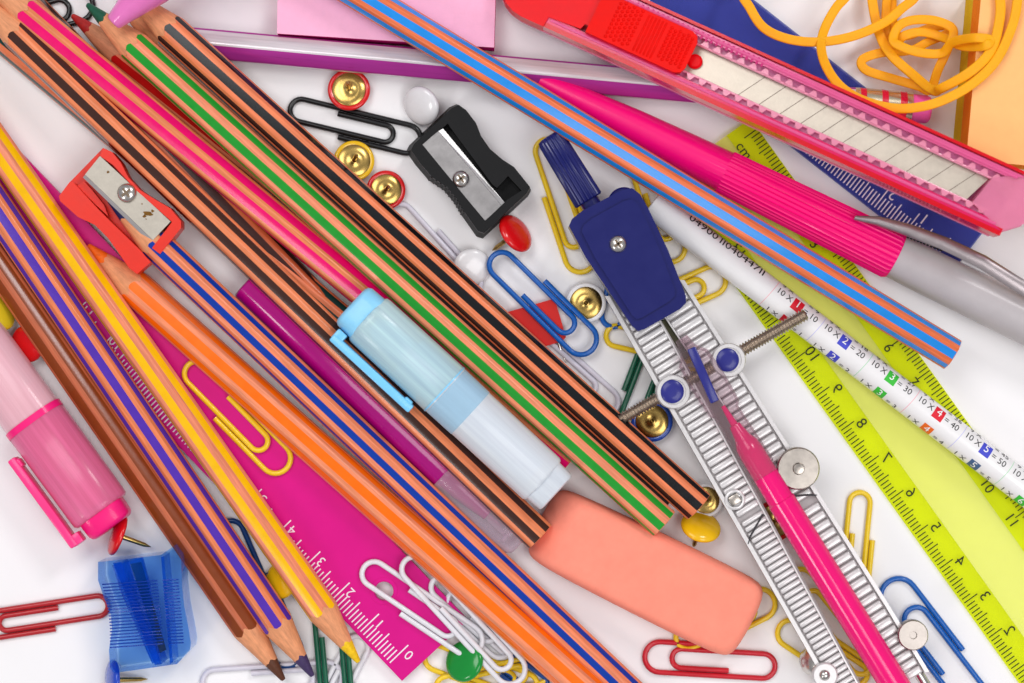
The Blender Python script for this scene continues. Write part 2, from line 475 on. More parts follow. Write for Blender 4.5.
def magenta_ruler():
    z0, z1 = 0.9, 2.9
    cor = pxpoly([(402, 681), (468, 620), (-22, 108), (-95, 159)], z1)
    g = G()
    # slab with a hanging hole
    hc = P(384, 591, z1); hr = 2.2; K = 28
    bm = bmesh.new()
    def ring(z):
        o_ = [bm.verts.new((p.x, p.y, z)) for p in cor]
        h_ = [bm.verts.new((hc.x+hr*math.cos(2*math.pi*k/K), hc.y+hr*math.sin(2*math.pi*k/K), z)) for k in range(K)]
        ed = [bm.edges.new((o_[i], o_[(i+1) % 4])) for i in range(4)]+[bm.edges.new((h_[i], h_[(i+1) % K])) for i in range(K)]
        bmesh.ops.triangle_fill(bm, edges=ed, use_beauty=True)
        return o_, h_
    o1, h1 = ring(z1); o0, h0 = ring(z0)
    for i in range(4): bm.faces.new([o0[i], o0[(i+1) % 4], o1[(i+1) % 4], o1[i]])
    for i in range(K): bm.faces.new([h1[i], h1[(i+1) % K], h0[(i+1) % K], h0[i]])
    bmesh.ops.recalc_face_normals(bm, faces=list(bm.faces))
    bm.verts.index_update()
    g.add([v.co.copy() for v in bm.verts], [[v.index for v in f.verts] for f in bm.faces]); bm.free()
    m = plastic('magenta_plastic', (212, 0, 132), rough=0.36, coat=0.0, spec=0.22, var=0.05, vscale=60, bump=0.06, bscale=300)
    t = thing('ruler', 'opaque magenta ruler with white scale and round hanging hole', 'ruler', cor[0]*0.5+cor[2]*0.5, RULERS)
    g.build('blade', m, t, smooth=False)
    g = G()
    lathe(g, [(0.0, 3.2), (0.12, 3.15), (0.12, 2.35), (0.0, 2.25)], P(384, 591, z1)-Z*0.01, Z, 36, cap0=False, cap1=False)
    g.build('hole_rim', m, t)
    wh = mat('white_print', (238, 225, 235), rough=0.5, var=0)
    g = G(); zz = z1+0.05
    a, per, inn = ticks(g, (388.5, 664), (388.5-293, 664-312), 10, (0.72, -0.69), zz, lens=(3.3, 4.6, 6.0), wid=0.3, gap=0.4, rng=range(0, 131))
    for i in range(0, 13):
        c = a+per*(10*i)+inn*5.0-per.normalized()*1.8
        flat_text(g, str(i), 3.3, c, (-0.72*1, -0.69-0.03), 0)
    g.build('printed_scale', wh, t, smooth=False)
magenta_ruler()

def lime_ruler():
    z0, z1 = 0.15, 2.0
    u = V((0.5812, 0.8138, 0))          # picture direction of the long edge
    n = V((u.y, -u.x, 0))               # picture direction across, to the upper right
    a0 = V((750, 305.5, 0))             # on the lower-left edge
    top = a0+u*(-152); tl = (top.x, top.y)
    W = 110
    def q(s, w): v = V((top.x, top.y, 0))+u*s+n*w; return (v.x, v.y)
    m_edge = mat('lime_plastic_bevel', (240, 250, 40), rough=0.2, coat=0.2, var=0.03, vscale=80, alpha=0.38, tint=(252, 255, 120), edge=0.1)
    m_mid = mat('lime_plastic_clear', (250, 251, 150), rough=0.2, coat=0.2, var=0.03, vscale=80, alpha=0.32, tint=(253, 255, 208), edge=0.1)
    cc = P(900, 400, 0)
    t = thing('ruler', 'transparent lime ruler with black centimetre scales under the white pencil', 'ruler', cc, RULERS)
    Lr = 700
    def strip(w0, w1, za, zb, name, m):
        g = G(); A, B, Cc, D = [P(*q(s, w), z1) for s, w in ((0, w0), (Lr, w0), (Lr, w1), (0, w1))]
        vs = []
        for p, zt in ((A, za), (B, za), (Cc, zb), (D, zb)): vs.append(V((p.x, p.y, z0)))
        for p, zt in ((A, za), (B, za), (Cc, zb), (D, zb)): vs.append(V((p.x, p.y, zt)))
        g.add(vs, [[4, 5, 6, 7], [0, 3, 2, 1], [0, 1, 5, 4], [1, 2, 6, 5], [2, 3, 7, 6], [3, 0, 4, 7]])
        return g.build(name, m, t, smooth=False)
    strip(0, 30, 0.7, z1, 'bevelled_edge', m_edge)
    strip(30.2, W-30.2, z1, z1, 'centre_strip', m_mid)
    strip(W-30, W, z1, 0.7, 'bevelled_edge', m_edge)
    ink = mat('ruler_ink', (40, 44, 10), rough=0.6, var=0)
    g = G()
    def zt(w):
        w = min(w, W-w); return 0.7+(z1-0.7)*min(1, max(0, w/30))+0.06
    cm = 42.4
    def pw(s, w): x, y = q(s, w); return P(x, y, zt(w))
    def tick(s, w0, w1, wd=1.1):
        quad(g, pw(s-wd/2, w0), pw(s+wd/2, w0), pw(s+wd/2, w1), pw(s-wd/2, w1))
    # lower-left edge: zero far down right, upper-right edge: zero near the top
    sA0 = 152+ (V((1049, 715, 0))-a0).dot(u)
    tenA = 152+(V((800, 352, 0))-a0).dot(u); sA0 = tenA+3+10*cm
    for i in range(0, 151):
        s = sA0-cm*i/10
        if 2 < s < Lr-2: tick(s, 1.5, 1.5+(16 if i % 10 == 0 else (13 if i % 5 == 0 else 10)))
    sB0 = 12.5
    for i in range(0, 151):
        s = sB0+cm*i/10
        if 2 < s < Lr-2: tick(s, W-1.5, W-1.5-(16 if i % 10 == 0 else (13 if i % 5 == 0 else 10)))
    xd = u
    for i in range(0, 16):
        s = sA0-cm*i
        if 8 < s < Lr-8:
            c = V(q(s+6, 22))
            text_on(g, str(i), mmz(16), (lambda c: (lambda x, y: P(c.x-u.x*x/S0-n.x*(-y)/S0*(-1)*-1, c.y-u.y*x/S0-n.y*(-y)/S0*(-1)*-1, z1+0.07)))(c))
        s = sB0+cm*i
        lab = 'cm' if i == 0 else str(i)
        if 8 < s < Lr-8:
            c = V(q(s+(10 if i == 0 else 0), W-(25 if i == 0 else 22)))
            text_on(g, lab, mmz(15), (lambda c: (lambda x, y: P(c.x+u.x*x/S0+n.x*y/S0, c.y+u.y*x/S0+n.y*y/S0, z1+0.07)))(c))
    g.build('printed_scale', ink, t, smooth=False)
lime_ruler()

def blue_ruler():
    z0, z1 = 0.12, 2.0
    m = mat('blue_plastic_clear', (8, 40, 165), rough=0.2, coat=0.3, var=0.05, vscale=60, alpha=0.2, tint=(204, 209, 240), edge=0.2)
    u = V((0.787, 0.617, 0)); n = V((0.617, -0.787, 0))
    E = V((952, 272, 0))               # lower corner of the end
    t = thing('ruler', 'transparent dark blue ruler with white scale under the pink cutter', 'ruler', P(850, 120, 0), RULERS)
    def q(s, w): v = E-u*s+n*w; return (v.x, v.y)
    W = 92; Lr = 660
    g = G(); prism(g, pxpoly([q(0, 0), q(Lr, 0), q(Lr, W), q(0, W)], z1), z0, z1, 0.35, 2)
    g.build('blade', m, t)
    wh = mat('white_print', (238, 225, 235), rough=0.5, var=0)
    g = G(); zz = z1+0.06; cm = 39.5
    s0 = 22
    def pw(s, w): x, y = q(s, w); return P(x, y, zz)
    for i in range(0, 151):
        s = s0+cm*i/10; l = 23 if i % 10 == 0 else (19 if i % 5 == 0 else 14)
        if s < Lr-3: quad(g, pw(s-.65, 3), pw(s+.65, 3), pw(s+.65, 3+l), pw(s-.65, 3+l))
    for i in range(1, 15):
        c = V(q(s0+cm*i-7, 25))
        text_on(g, str(i), mmz(16), (lambda c: (lambda x, y: P(c.x-u.x*x/S0-n.x*y/S0*-1*-1, c.y-u.y*x/S0-n.y*y/S0, zz)))(c))
    g.build('printed_scale', wh, t, smooth=False)
blue_ruler()

# ------------------------------------------------------------------ paper clips
CLIPS = 'plastic coated paper clips'
def clip(label, A, B, width, col, side=1, zA=0.7, zB=0.7, wr=0.65, start=0.40, inner=0.78, iend=0.36, rough=0.3):
    """A: the plain loop end (pixels), B: the loop end beside the inner turn; side +1 = free outer end on the right of A->B"""
    a = P(A[0], A[1], zA); b = P(B[0], B[1], zB)
    u = (b-a); L = u.length; u.normalize()
    sd = u.cross(Z).normalized()*side
    w1 = mmz(width)/2-wr; d = 2*wr*1.06
    def arc(cx, cy, r, a0, a1, n=12):
        return [(cx+r*math.cos(R(a0+(a1-a0)*k/n)), cy+r*math.sin(R(a0+(a1-a0)*k/n))) for k in range(n+1)]
    pts = [(start*L, w1), (start*L*0.5+0.5*(L-w1), w1)]
    pts += arc(L-w1-wr, 0, w1, 90, -90)
    pts += [(L*0.5, -w1)]
    w2 = (2*w1-d)/2
    pts += arc(w2+wr, -w1+w2, w2, -90, -270)
    pts += [(L*0.45, w1-d)]
    w3 = (2*w1-2*d)/2
    pts += arc(inner*L-w3, w1-d-w3, w3, 90, -90)
    pts += [((iend*L+inner*L-w3)/2, w1-d-2*w3), (iend*L, w1-d-2*w3)]
    out = []
    nn = len(pts)
    rnd = random.Random(len(label)*7+int(A[0]))
    lift = rnd.uniform(0.15, 0.45)
    for i, (x, y) in enumerate(pts):
        f = i/(nn-1)
        dz = lift*max(0, f-0.62)*2.2    # the inner tongue springs up a little
        out.append(a+u*x+sd*y+Z*dz)
    g = G(); tube(g, out, wr, 10)
    m = mat('clip_coating_%d_%d_%d' % col, col, rough=rough, coat=0.35, var=0.06, vscale=400, bump=0.05, bscale=1500)
    o = g.build('paper_clip', m, angle=60)
    return tag(o, label, 'paper clip', CLIPS)
YEL = (238, 200, 34); WHT = (224, 222, 228); BLU = (12, 92, 178); RED = (196, 26, 44); GRN = (14, 92, 66); BLK = (18, 18, 20); SIL = (214, 210, 222); NAVY = (14, 60, 120)
clip('black paper clip lying flat left of the black sharpener', (287, 110), (423, 143), 34, BLK, 1)
clip('black paper clip peeking out above the pink striped pencil tip', (-22, 34), (95, 0), 38, BLK, -1)
clip('yellow paper clip lying flat on the magenta ruler', (184, 365), (288, 471), 36, YEL, 1, 3.6, 3.6)
clip('yellow paper clip left of the compass handle', (540, 138), (586, 274), 36, YEL, 1, inner=.8)
clip('blue paper clip over the red map flag and brass tack', (493, 252), (594, 352), 37, BLU, -1, 3.4, 2.8)
clip('white paper clip half under the black striped pencil, right of the red brass tack', (394, 203), (478, 296), 34, SIL, -1)
clip('white paper clip under the black striped pencil below the blue paper clip', (512, 318), (617, 412), 32, SIL, -1)
clip('yellow paper clip between compass leg and white printed pencil', (620, 322), (727, 274), 34, YEL, 1)
clip('yellow paper clip standing upright between compass head and printed pencil', (640, 150), (676, 264), 34, YEL, -1, 0.7, 0.7)
clip('yellow paper clip end curling out left of the compass leg', (603, 336), (716, 362), 32, YEL, 1)
clip('blue paper clip edge left of the compass leg, under its head', (613, 330), (640, 205), 34, BLU, 1)
clip('green paper clip poking out under the compass screw', (618, 448), (668, 318), 36, GRN, -1, inner=.85)
clip('yellow paper clip beside the right compass leg near the lime ruler', (864, 490), (852, 612), 32, YEL, -1)
clip('blue paper clip at the end of the right compass leg', (990, 715), (886, 580), 42, BLU, 1)
clip('red paper clip under the corner of the coral eraser', (778, 664), (642, 656), 36, RED, 1)
clip('dark red paper clip left of the blue sharpener', (111, 607), (-32, 629), 32, (178, 30, 38), -1)
clip('white paper clip across the hole of the magenta ruler', (360, 568), (482, 650), 36, WHT, 1, 3.8, 3.6)
clip('white paper clip on top of the white clip heap', (406, 556), (522, 682), 36, WHT, -1, 5.2, 4.6, start=.30, inner=.88)
clip('white paper clip in the heap under the orange pencil', (430, 580), (513, 655), 34, WHT, 1, 3.6, 1.6)
clip('white paper clip lowest in the heap beside the orange pencil', (450, 590), (520, 652), 30, WHT, -1, 2.4, 0.8)
clip('white paper clip below the brown pencil tip at the lower edge', (200, 686), (345, 676), 36, SIL, 1)
clip('white paper clip under the yellow pencil tip', (366, 636), (312, 740), 34, WHT, -1)
clip('green paper clip under the yellow pencil tip at the lower edge', (327, 588), (339, 722), 36, GRN, -1, 0.7, 2.0)
clip('dark blue paper clip under the purple pencil tip', (228, 518), (294, 668), 36, NAVY, -1)
clip('blue paper clip beside the green tack under the white clips', (472, 634), (566, 705), 36, (14, 72, 150), 1, 0.7, 0.7)
clip('yellow paper clip left of the green tack by the ruler corner', (424, 650), (540, 694), 36, YEL, -1, 0.7, 0.7)
clip('yellow paper clip right of the green tack by the lower edge', (434, 694), (552, 666), 34, YEL, 1, 2.0, 0.7)
clip('yellow paper clip sticking out right of the coral eraser', (676, 646), (776, 596), 36, YEL, 1)
clip('yellow paper clip passing under the left compass leg tip', (779, 622), (890, 696), 38, YEL, -1)
clip('yellow paper clip between the two compass legs', (872, 672), (790, 570), 34, YEL, 1, 1.8, 1.8)

# ------------------------------------------------------------------ thumb tacks
TACKS = 'round headed thumb tacks'
def tack(label, px, py, z, tilt, az, col, rad=4.6, pin=8.5):
    """tilt: degrees the dome leans from straight up; az: picture direction it leans to (0 = right, 90 = up)"""
    c = P(px, py, z)
    t_ = R(tilt); a_ = R(az)
    n = V((math.sin(t_)*math.cos(a_), math.sin(t_)*math.sin(a_), math.cos(t_)))
    t = thing('thumb_tack', label, 'thumb tack', (c.x, c.y, max(0, z-rad)), TACKS)
    m = plastic('tack_%d_%d_%d' % col, col, rough=0.2, coat=0.5)
    g = G()
    pr = [(-0.55, rad*0.77), (-0.80, rad*0.83), (-0.72, rad*0.95), (-0.35, rad), (0.1, rad*0.985), (0.45, rad*0.92), (0.74, rad*0.78), (0.95, rad*0.58), (1.08, rad*0.34), (1.13, rad*0.1)]
    lathe(g, pr, c, n, 40); g.build('cap', m, t, angle=70)
    g = G()
    pr = [(-0.70, rad*0.79), (-0.84, rad*0.76), (-0.80, rad*0.45), (-0.86, rad*0.25), (-1.15, rad*0.15), (-1.2, rad*0.11)]
    lathe(g, pr, c, n, 36, cap0=False); g.build('brass_disc', GOLD, t, angle=60)
    g = G()
    lathe(g, [(-0.9, 0.62), (-pin+1.6, 0.52), (-pin, 0.08)], c, n, 12); g.build('pin', GOLD, t, angle=60)
    return t
TR = (214, 16, 20); TY = (240, 190, 20); TW = (232, 230, 232); TB = (24, 70, 170); TG = (10, 140, 52)
tack('red tack lying pin up below the silver and purple pencil', 349, 90, 1.8, 172, 260, TR, 5.0)
tack('yellow tack lying pin up against the black striped pencil', 354, 161, 1.8, 170, 215, TY, 4.8)
tack('red tack lying pin up, lower neighbour of the yellow one', 386, 190, 1.8, 172, 200, TR, 4.6)
tack('white tack above the black sharpener with its pin to the right', 421, 106, 3.4, 36, 218, TW, 4.7)
tack('red tack leaning on its side below the black sharpener', 516, 233, 4.8, 54, 35, TR, 4.9)
tack('white tack head beside the black striped pencil, left of the blue clip', 472, 267, 2.0, 14, 310, TW, 4.4)
tack('white tack lying pin up left of the compass head', 586, 303, 1.2, 178, 0, TW, 4.8, 3)
tack('blue tack lying pin up under the compass screw', 652, 421, 1.8, 176, 0, TB, 4.9, 4)
tack('yellow tack leaning beside the end of the black striped pencil', 701, 526, 4.2, 48, 75, TY, 4.8)
tack('white tack ring under the end of the black striped pencil', 706, 500, 1.7, 176, 0, TW, 4.0, 3)
tack('red tack half under the brown pencil at the left edge', 27, 344, 3.2, 26, 200, TR, 4.4)
tack('red tack standing on its rim between pink highlighter and blue sharpener', 117, 535, 5.0, 72, 158, TR, 4.9)
tack('blue tack under the lower end of the blue sharpener', 112, 680, 4.2, 66, 178, (36, 74, 190), 4.8)
tack('yellow tack under the yellow striped pencil', 281, 580, 2.6, 30, 160, TY, 4.4, 6)
tack('green tack beside the corner of the magenta ruler', 464, 661, 3.8, 32, 150, TG, 4.9)
tack('yellow tack cut off by the left edge beside the brown pencil', 1, 312, 4.0, 62, 25, (226, 200, 40), 4.4)
tack('red tack glimpsed between the two compass legs', 774, 521, 2.2, 168, 20, (200, 30, 20), 4.8, 5)

def map_flag():
    t = thing('map_pin', 'red flag shaped map pin under the blue paper clip', 'map pin', P(540, 325, 0))
    g = G(); prism(g, pxpoly([(490, 317), (553, 299), (556, 303), (566, 337), (563, 341), (500, 360)], 1.7), 0.3, 1.7, 0.3, 2)
    g.build('flag', plastic('flag_red', (214, 22, 14), rough=0.4), t)
    g = G(); tube(g, [P(556, 335, 1.0), P(560, 348, 0.9), P(566, 363, 0.5)], [0.6, 0.5, 0.1], 10)
    g.build('needle', STEEL, t)
map_flag()

# ------------------------------------------------------------------ sharpeners
SHARP = 'pencil sharpeners'
def screw_head(t, c, r, n=Z, col=STEEL, name='screw'):
    g = G(); lathe(g, [(0, r), (r*0.25, r*0.96), (r*0.5, r*0.7), (r*0.58, r*0.25)], c, n, 24)
    g.build(name, col, t, angle=50)
    g = G(); u = V((0.8, 0.6, 0)); v = V((-0.6, 0.8, 0))
    obox(g, c+n*(r*0.5), u, v, n, r*1.1, r*0.26, r*0.34, 0.03, 1); obox(g, c+n*(r*0.5+0.01), u, v, n, r*0.26, r*1.1, r*0.33, 0.03, 1)
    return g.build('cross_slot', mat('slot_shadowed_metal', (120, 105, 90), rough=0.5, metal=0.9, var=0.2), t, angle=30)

def black_sharpener():
    zt = 9.0
    t = thing('pencil_sharpener', 'black sharpener with grey steel blade near the top centre', 'sharpener', P(470, 170, 0), SHARP)
    outl = [(459, 105), (466, 110), (476, 123), (481, 136), (490, 149), (503, 160), (514, 167), (522, 177), (530, 187), (527, 193), (484, 233), (478, 231), (464, 211), (457, 199), (447, 187), (432, 177), (420, 163), (411, 150), (414, 144), (452, 108)]
    cx, cy = 470, 170
    bot = [(cx+(x-cx)*1.05-2, cy+(y-cy)*1.05+2.5) for x, y in outl]
    g = G()
    # low core with the conical pencil channel left open, two raised wings
    prism(g, pxpoly(outl, 4.5), 0.1, 4.5, 0.4, 2, bot=pxpoly(bot, 0.1))
    leftw = [(452, 108), (459, 105), (443, 124), (426, 140), (416, 147), (434, 169), (447, 181), (460, 192), (470, 206), (484, 222), (508, 199), (515, 204), (484, 233), (478, 231), (464, 211), (457, 199), (447, 187), (432, 177), (420, 163), (411, 150), (414, 144)]
    inner_l = [(484, 222), (470, 206), (461, 191), (448, 180), (436, 168), (424, 152), (421, 146)]
    # left wing + end walls as one ring-like strip
    lw = [(414, 144), (452, 108), (458, 105.3), (462, 112), (441, 129), (422, 144), (485, 221), (507, 200), (527, 187), (529.5, 188), (527, 193), (484, 233), (478, 231), (464, 211), (457, 199), (447, 187), (432, 177), (420, 163), (411, 150)]
    prism(g, pxpoly(lw, zt), 4.3, zt, 0.5, 2)
    rw = [(459, 105.6), (466, 110), (476, 123), (481, 136), (490, 149), (503, 160), (514, 167), (522, 177), (529.5, 187), (522, 191), (508, 176), (497, 188), (492, 184), (450, 127), (447, 122), (452, 116)]
    prism(g, pxpoly(rw, zt+0.06), 4.25, zt+0.06, 0.5, 2)
    # ribs on the waisted left flank
    way = [(432, 177), (447, 187), (457, 199), (464, 211)]
    for k in range(11):
        f = k/10*2.999; i_ = int(f); f -= i_
        x = way[i_][0]+(way[i_+1][0]-way[i_][0])*f; y = way[i_][1]+(way[i_+1][1]-way[i_][1])*f
        tube(g, [P(x-3, y+3.2, 1.0), P(x-0.6, y+0.6, 4.6), P(x, y, 7.8)], 0.26, 6)
    g.build('body', BLACKP, t, angle=35)
    g = G()
    bl = pxpoly([(422, 145), (438, 131), (502, 206), (485, 220.5)], zt)
    prism(g, bl, 8.2, 8.9, 0.05, 1); 
    g.build('blade', mat('dull_grey_steel', (150, 147, 147), rough=0.36, metal=0.9, var=0.14, vscale=350, bump=0.1, bscale=2500), t, angle=30)
    g = G()
    ed = [P(438.3, 131, 8.9), P(443, 128.5, 8.3), P(505, 203, 8.3), P(502.3, 206, 8.9)]
    quad(g, ed[0], ed[3], ed[2], ed[1]); q2 = [p-Z*0.5 for p in ed]; quad(g, q2[0], q2[1], q2[2], q2[3])
    quad(g, ed[1], ed[2], q2[2], q2[1])
    g.build('cutting_edge', mat('ground_steel', (208, 206, 205), rough=0.3, metal=0.8, var=0.05), t, smooth=False)
    screw_head(t, P(461, 179, 8.9), 2.0)
black_sharpener()

def orange_sharpener():
    zt = 13.2; zb = 3.2
    OR = plastic('orange_red_plastic', (226, 32, 0), rough=0.34, coat=0.0, spec=0.35, var=0.05, bump=0.05)
    t = thing('pencil_sharpener', 'orange sharpener with rusty blade on a dark blue striped pencil', 'sharpener', P(120, 212, 0), SHARP)
    outl = [(103, 148), (112, 152), (121, 163), (128, 177), (140, 190), (156, 200), (170, 208), (181, 221), (181, 228), (173, 238), (152, 262), (137, 274), (129, 268), (118, 252), (108, 238), (95, 225), (78, 217), (60, 201), (59, 196), (70, 182)]
    g = G()
    prism(g, pxpoly(outl, 7.6), zb, 7.6, 0.5, 2)
    # left wing
    lw = [(70, 181.5), (74, 183), (97, 208), (113, 224), (140, 250), (146, 257), (151, 262), (137, 274), (129, 268), (118, 252), (108, 238), (95, 225), (78, 217), (60, 201), (59, 196)]
    prism(g, pxpoly(lw, 12.2), 7.4, 12.2, 0.6, 3)
    # inner slope beside the pencil channel
    sl = [(77, 186), (84, 181), (92, 190), (104, 205), (108, 216), (97, 206)]
    prism(g, pxpoly(sl, 10.5), 7.4, 10.5, 0.4, 2)
    rw = [(100, 156), (103, 148), (112, 152), (121, 163), (128, 177), (140, 190), (156, 200), (170, 208), (181, 221), (181, 228), (173, 238), (160, 254), (152, 248), (172, 222), (136, 190), (113, 165)]
    prism(g, pxpoly(rw, zt), 7.4, zt, 0.6, 3)
    er = [(85.5, 171), (98, 153), (101, 155), (100, 158), (88, 176)]
    prism(g, pxpoly(er, 12.0), 7.4, 12.0, 0.2, 2)
    g.build('body', OR, t, angle=35)
    rust = mat('blade_rust_spot', (122, 84, 30), rough=0.8, metal=0.2, var=0.4, vscale=1500)
    g = G(); prism(g, pxpoly([(100, 156), (170.5, 221.5), (153, 240), (85, 174.5)], 13.0), 12.2, 13.0, 0.06, 1)
    bo = g.build('blade', BLADE, t, angle=30)
    g = G()
    for (cx, cy, r_) in ((147, 213.5, 2.8), (151, 214.5, 1.5), (144.5, 216, 1.4), (152.5, 211, 1.2), (108, 172, 1.1), (142, 204, 0.6), (146, 219, 0.6)):
        pts = [P(cx+r_*(1+0.35*math.sin(3*a+cx))*math.cos(a)*1.3, cy+r_*(1+0.3*math.cos(2*a+cy))*math.sin(a), 13.03+0.002*r_) for a in [2*math.pi*k/14 for k in range(14)]][::-1]
        g.add(pts, [list(range(14))])
    g.build('rust_spot', rust, bo, smooth=False)
    g = G()
    ed = [P(85, 174.8, 13.0), P(83, 177.5, 12.4), P(151, 243.5, 12.4), P(153, 240.3, 13.0)]
    quad(g, *ed); q2 = [p-Z*0.4 for p in ed]; quad(g, q2[3], q2[2], q2[1], q2[0]); quad(g, ed[1], q2[1], q2[2], ed[2])
    g.build('cutting_edge', mat('ground_steel', (208, 206, 205), rough=0.3, metal=0.8, var=0.05), t, smooth=False)
    screw_head(t, P(127, 193, 13.0), 2.25)
orange_sharpener()

def blue_sharpener():
    zt = 11.5
    BC = mat('clear_blue_plastic', (20, 100, 232), rough=0.06, coat=1.0, var=0.1, vscale=200, alpha=0.03, tint=(214, 238, 255), edge=0.8)
    BD = mat('clear_blue_inner', (0, 112, 226), rough=0.1, coat=0.6, var=0.3, vscale=250, alpha=0.2, tint=(170, 216, 254), edge=0.6)
    t = thing('pencil_sharpener', 'transparent blue plastic sharpener beside the brown pencil', 'sharpener', P(145, 610, 0), SHARP)
    outl = [(98, 562), (118, 560), (161, 555), (174, 546), (181, 556), (182, 585), (184, 605), (188, 625), (191, 643), (190, 650), (177, 664), (150, 668), (114, 673), (110, 668), (109, 650), (112, 630), (111, 615), (104, 598), (98, 580)]
    g = G(); prism(g, pxpoly(outl, zt), 0.6, zt, 1.7, 5); g.build('body', BC, t, angle=35)
    g = G()   # conical pencil channel and inner walls
    lathe(g, [(0, 1.2), (18, 3.6), (24.5, 3.7)], P(157, 662, 6.0), P(128, 562, 6.0)-P(157, 662, 6.0), 24, cap0=False, cap1=False)
    prism(g, pxpoly([(113, 563), (121, 562), (162, 664), (155, 665)], 10.6), 1.5, 10.6, 0.3, 2)
    prism(g, pxpoly([(161, 557), (164, 556), (173, 662), (170, 664)], 10.6), 1.5, 10.6, 0.3, 2)
    g.build('channel', BD, t, angle=35)
    bd = mat('sharpener_dark_blade', (70, 72, 84), rough=0.35, metal=0.9, var=0.3, vscale=300)
    g = G(); prism(g, pxpoly([(130, 564), (141, 562), (166, 650), (160, 653)], 7.0), 6.3, 7.0, 0.05, 1)
    g.build('blade', bd, t)
    g = G()
    for k in range(21):   # grip ribs over the waist
        y = 582+k*3.15
        f = k/20
        x0 = 101+(8*math.sin(min(1, f*1.3)*math.pi/2)); x1 = 181.5+f*5.5
        tube(g, [P(x0+1, y+2.5, zt+0.0), P(x0+22, y+1, zt+0.02), P(x1-24, y-1.4, zt+0.02)], 0.16, 6)
        tube(g, [P(x1-19, y-1.6, zt+0.0), P(x1-3, y-2.4, zt+0.0)], 0.16, 6)
    g.build('grip_ribs', mat('clear_blue_rib', (16, 70, 180), rough=0.1, coat=0.6, var=0.1, alpha=0.5, tint=(150, 190, 245)), t, angle=60)
blue_sharpener()

# ------------------------------------------------------------------ eraser
def eraser():
    t = G(); zt = 11.0
    # outline of the top, traced; bottom outline is shifted: both short ends slope
    top = [(552, 493), (562, 489), (575, 491), (752, 576), (763, 585), (764, 600), (737, 650), (727, 656), (712, 654), (538, 566), (527, 556), (526, 545)]
    bm = bmesh.new()
    pts = pxpoly(top, 6.0)
    n = len(pts)
    cx = sum((p.x for p in pts))/n; cy = sum((p.y for p in pts))/n
    u = (P(760, 588)-P(540, 480)).normalized()
    rings = []
    # height profile: inset outline near top and bottom for soft edges; the left end slopes like a wedge
    prof = [(0.4, 1.3), (1.2, 0.5), (3.0, 0.05), (6.0, 0.0), (8.2, 0.15), (9.6, 0.7), (10.5, 1.6), (10.95, 3.0)]
    for z, ins in prof:
        rg = []
        for p in pts:
            d = V((cx, cy, 0))-V((p.x, p.y, 0)); dd = d.normalized()
            # inset relative to local direction across/along
            al = (V((p.x, p.y, 0))-V((cx, cy, 0))).dot(u)
            q = V((p.x, p.y, 0))
            v = V((-u.y, u.x, 0)); av = (q-V((cx, cy, 0))).dot(v)
            q -= u*math.copysign(min(ins, abs(al)), al)+v*math.copysign(min(ins, abs(av))*0.9, av)
            if al < 0 and z > 4: q += u*((z-4)*0.75)*min(1, (-al/20))
            rg.append(V((q.x, q.y, z)))
        rings.append(rg)
    vs = [p for r_ in rings for p in r_]; fs = []
    for i in range(len(rings)-1):
        for k in range(n):
            l = (k+1) % n; fs.append([i*n+k, i*n+l, (i+1)*n+l, (i+1)*n+k])
    fs.append([(len(rings)-1)*n+k for k in range(n)]); fs.append(list(range(n))[::-1])
    g = G().add(vs, fs)
    # refine with a subdivision surface evaluated into the mesh
    me = bpy.data.meshes.new('tmp'); me.from_pydata([p[:] for p in g.v], [], g.f)
    ob = bpy.data.objects.new('tmp', me); C.objects.link(ob)
    md = ob.modifiers.new('s', 'SUBSURF'); md.levels = 2; md.render_levels = 2
    dg = bpy.context.evaluated_depsgraph_get(); dg.update()
    m2 = bpy.data.meshes.new_from_object(ob.evaluated_get(dg))
    g2 = G().add([v.co.copy() for v in m2.vertices], [list(p.vertices) for p in m2.polygons])
    bpy.data.objects.remove(ob); bpy.data.meshes.remove(me); bpy.data.meshes.remove(m2); bm.free()
    m = mat('coral_rubber', (253, 148, 126), rough=0.75, coat=0, spec=0.2, speck=0.06, var=0.06, vscale=250, bump=0.25, bscale=900, sss=0.15)
    o = g2.build('eraser', m, angle=80)
    tag(o, 'coral pink rubber eraser with rounded corners and a slanted end', 'eraser')
eraser()

# ------------------------------------------------------------------ highlighters
HL = 'highlighter pens'
def rrect_ring(c, s, w, hw, hh, r, n=5):
    out = []
    for (sx, sy, a0) in ((1, 1, 0), (-1, 1, 90), (-1, -1, 180), (1, -1, 270)):
        for k in range(n+1):
            a = R(a0+90*k/n)
            out.append(c+s*(sx*(hw-r)+r*math.cos(a))+w*(sy*(hh-r)+r*math.sin(a)))
    return out
def loft(g, rings, mi=0, caps=True):
    n = len(rings[0]); vs = [p for r_ in rings for p in r_]; fs = []
    for i in range(len(rings)-1):
        for k in range(n):
            l = (k+1) % n; fs.append([i*n+k, i*n+l, (i+1)*n+l, (i+1)*n+k])
    if caps: fs.append(list(range(n))[::-1]); fs.append([(len(rings)-1)*n+k for k in range(n)])
    g.add(vs, fs, mi); return g

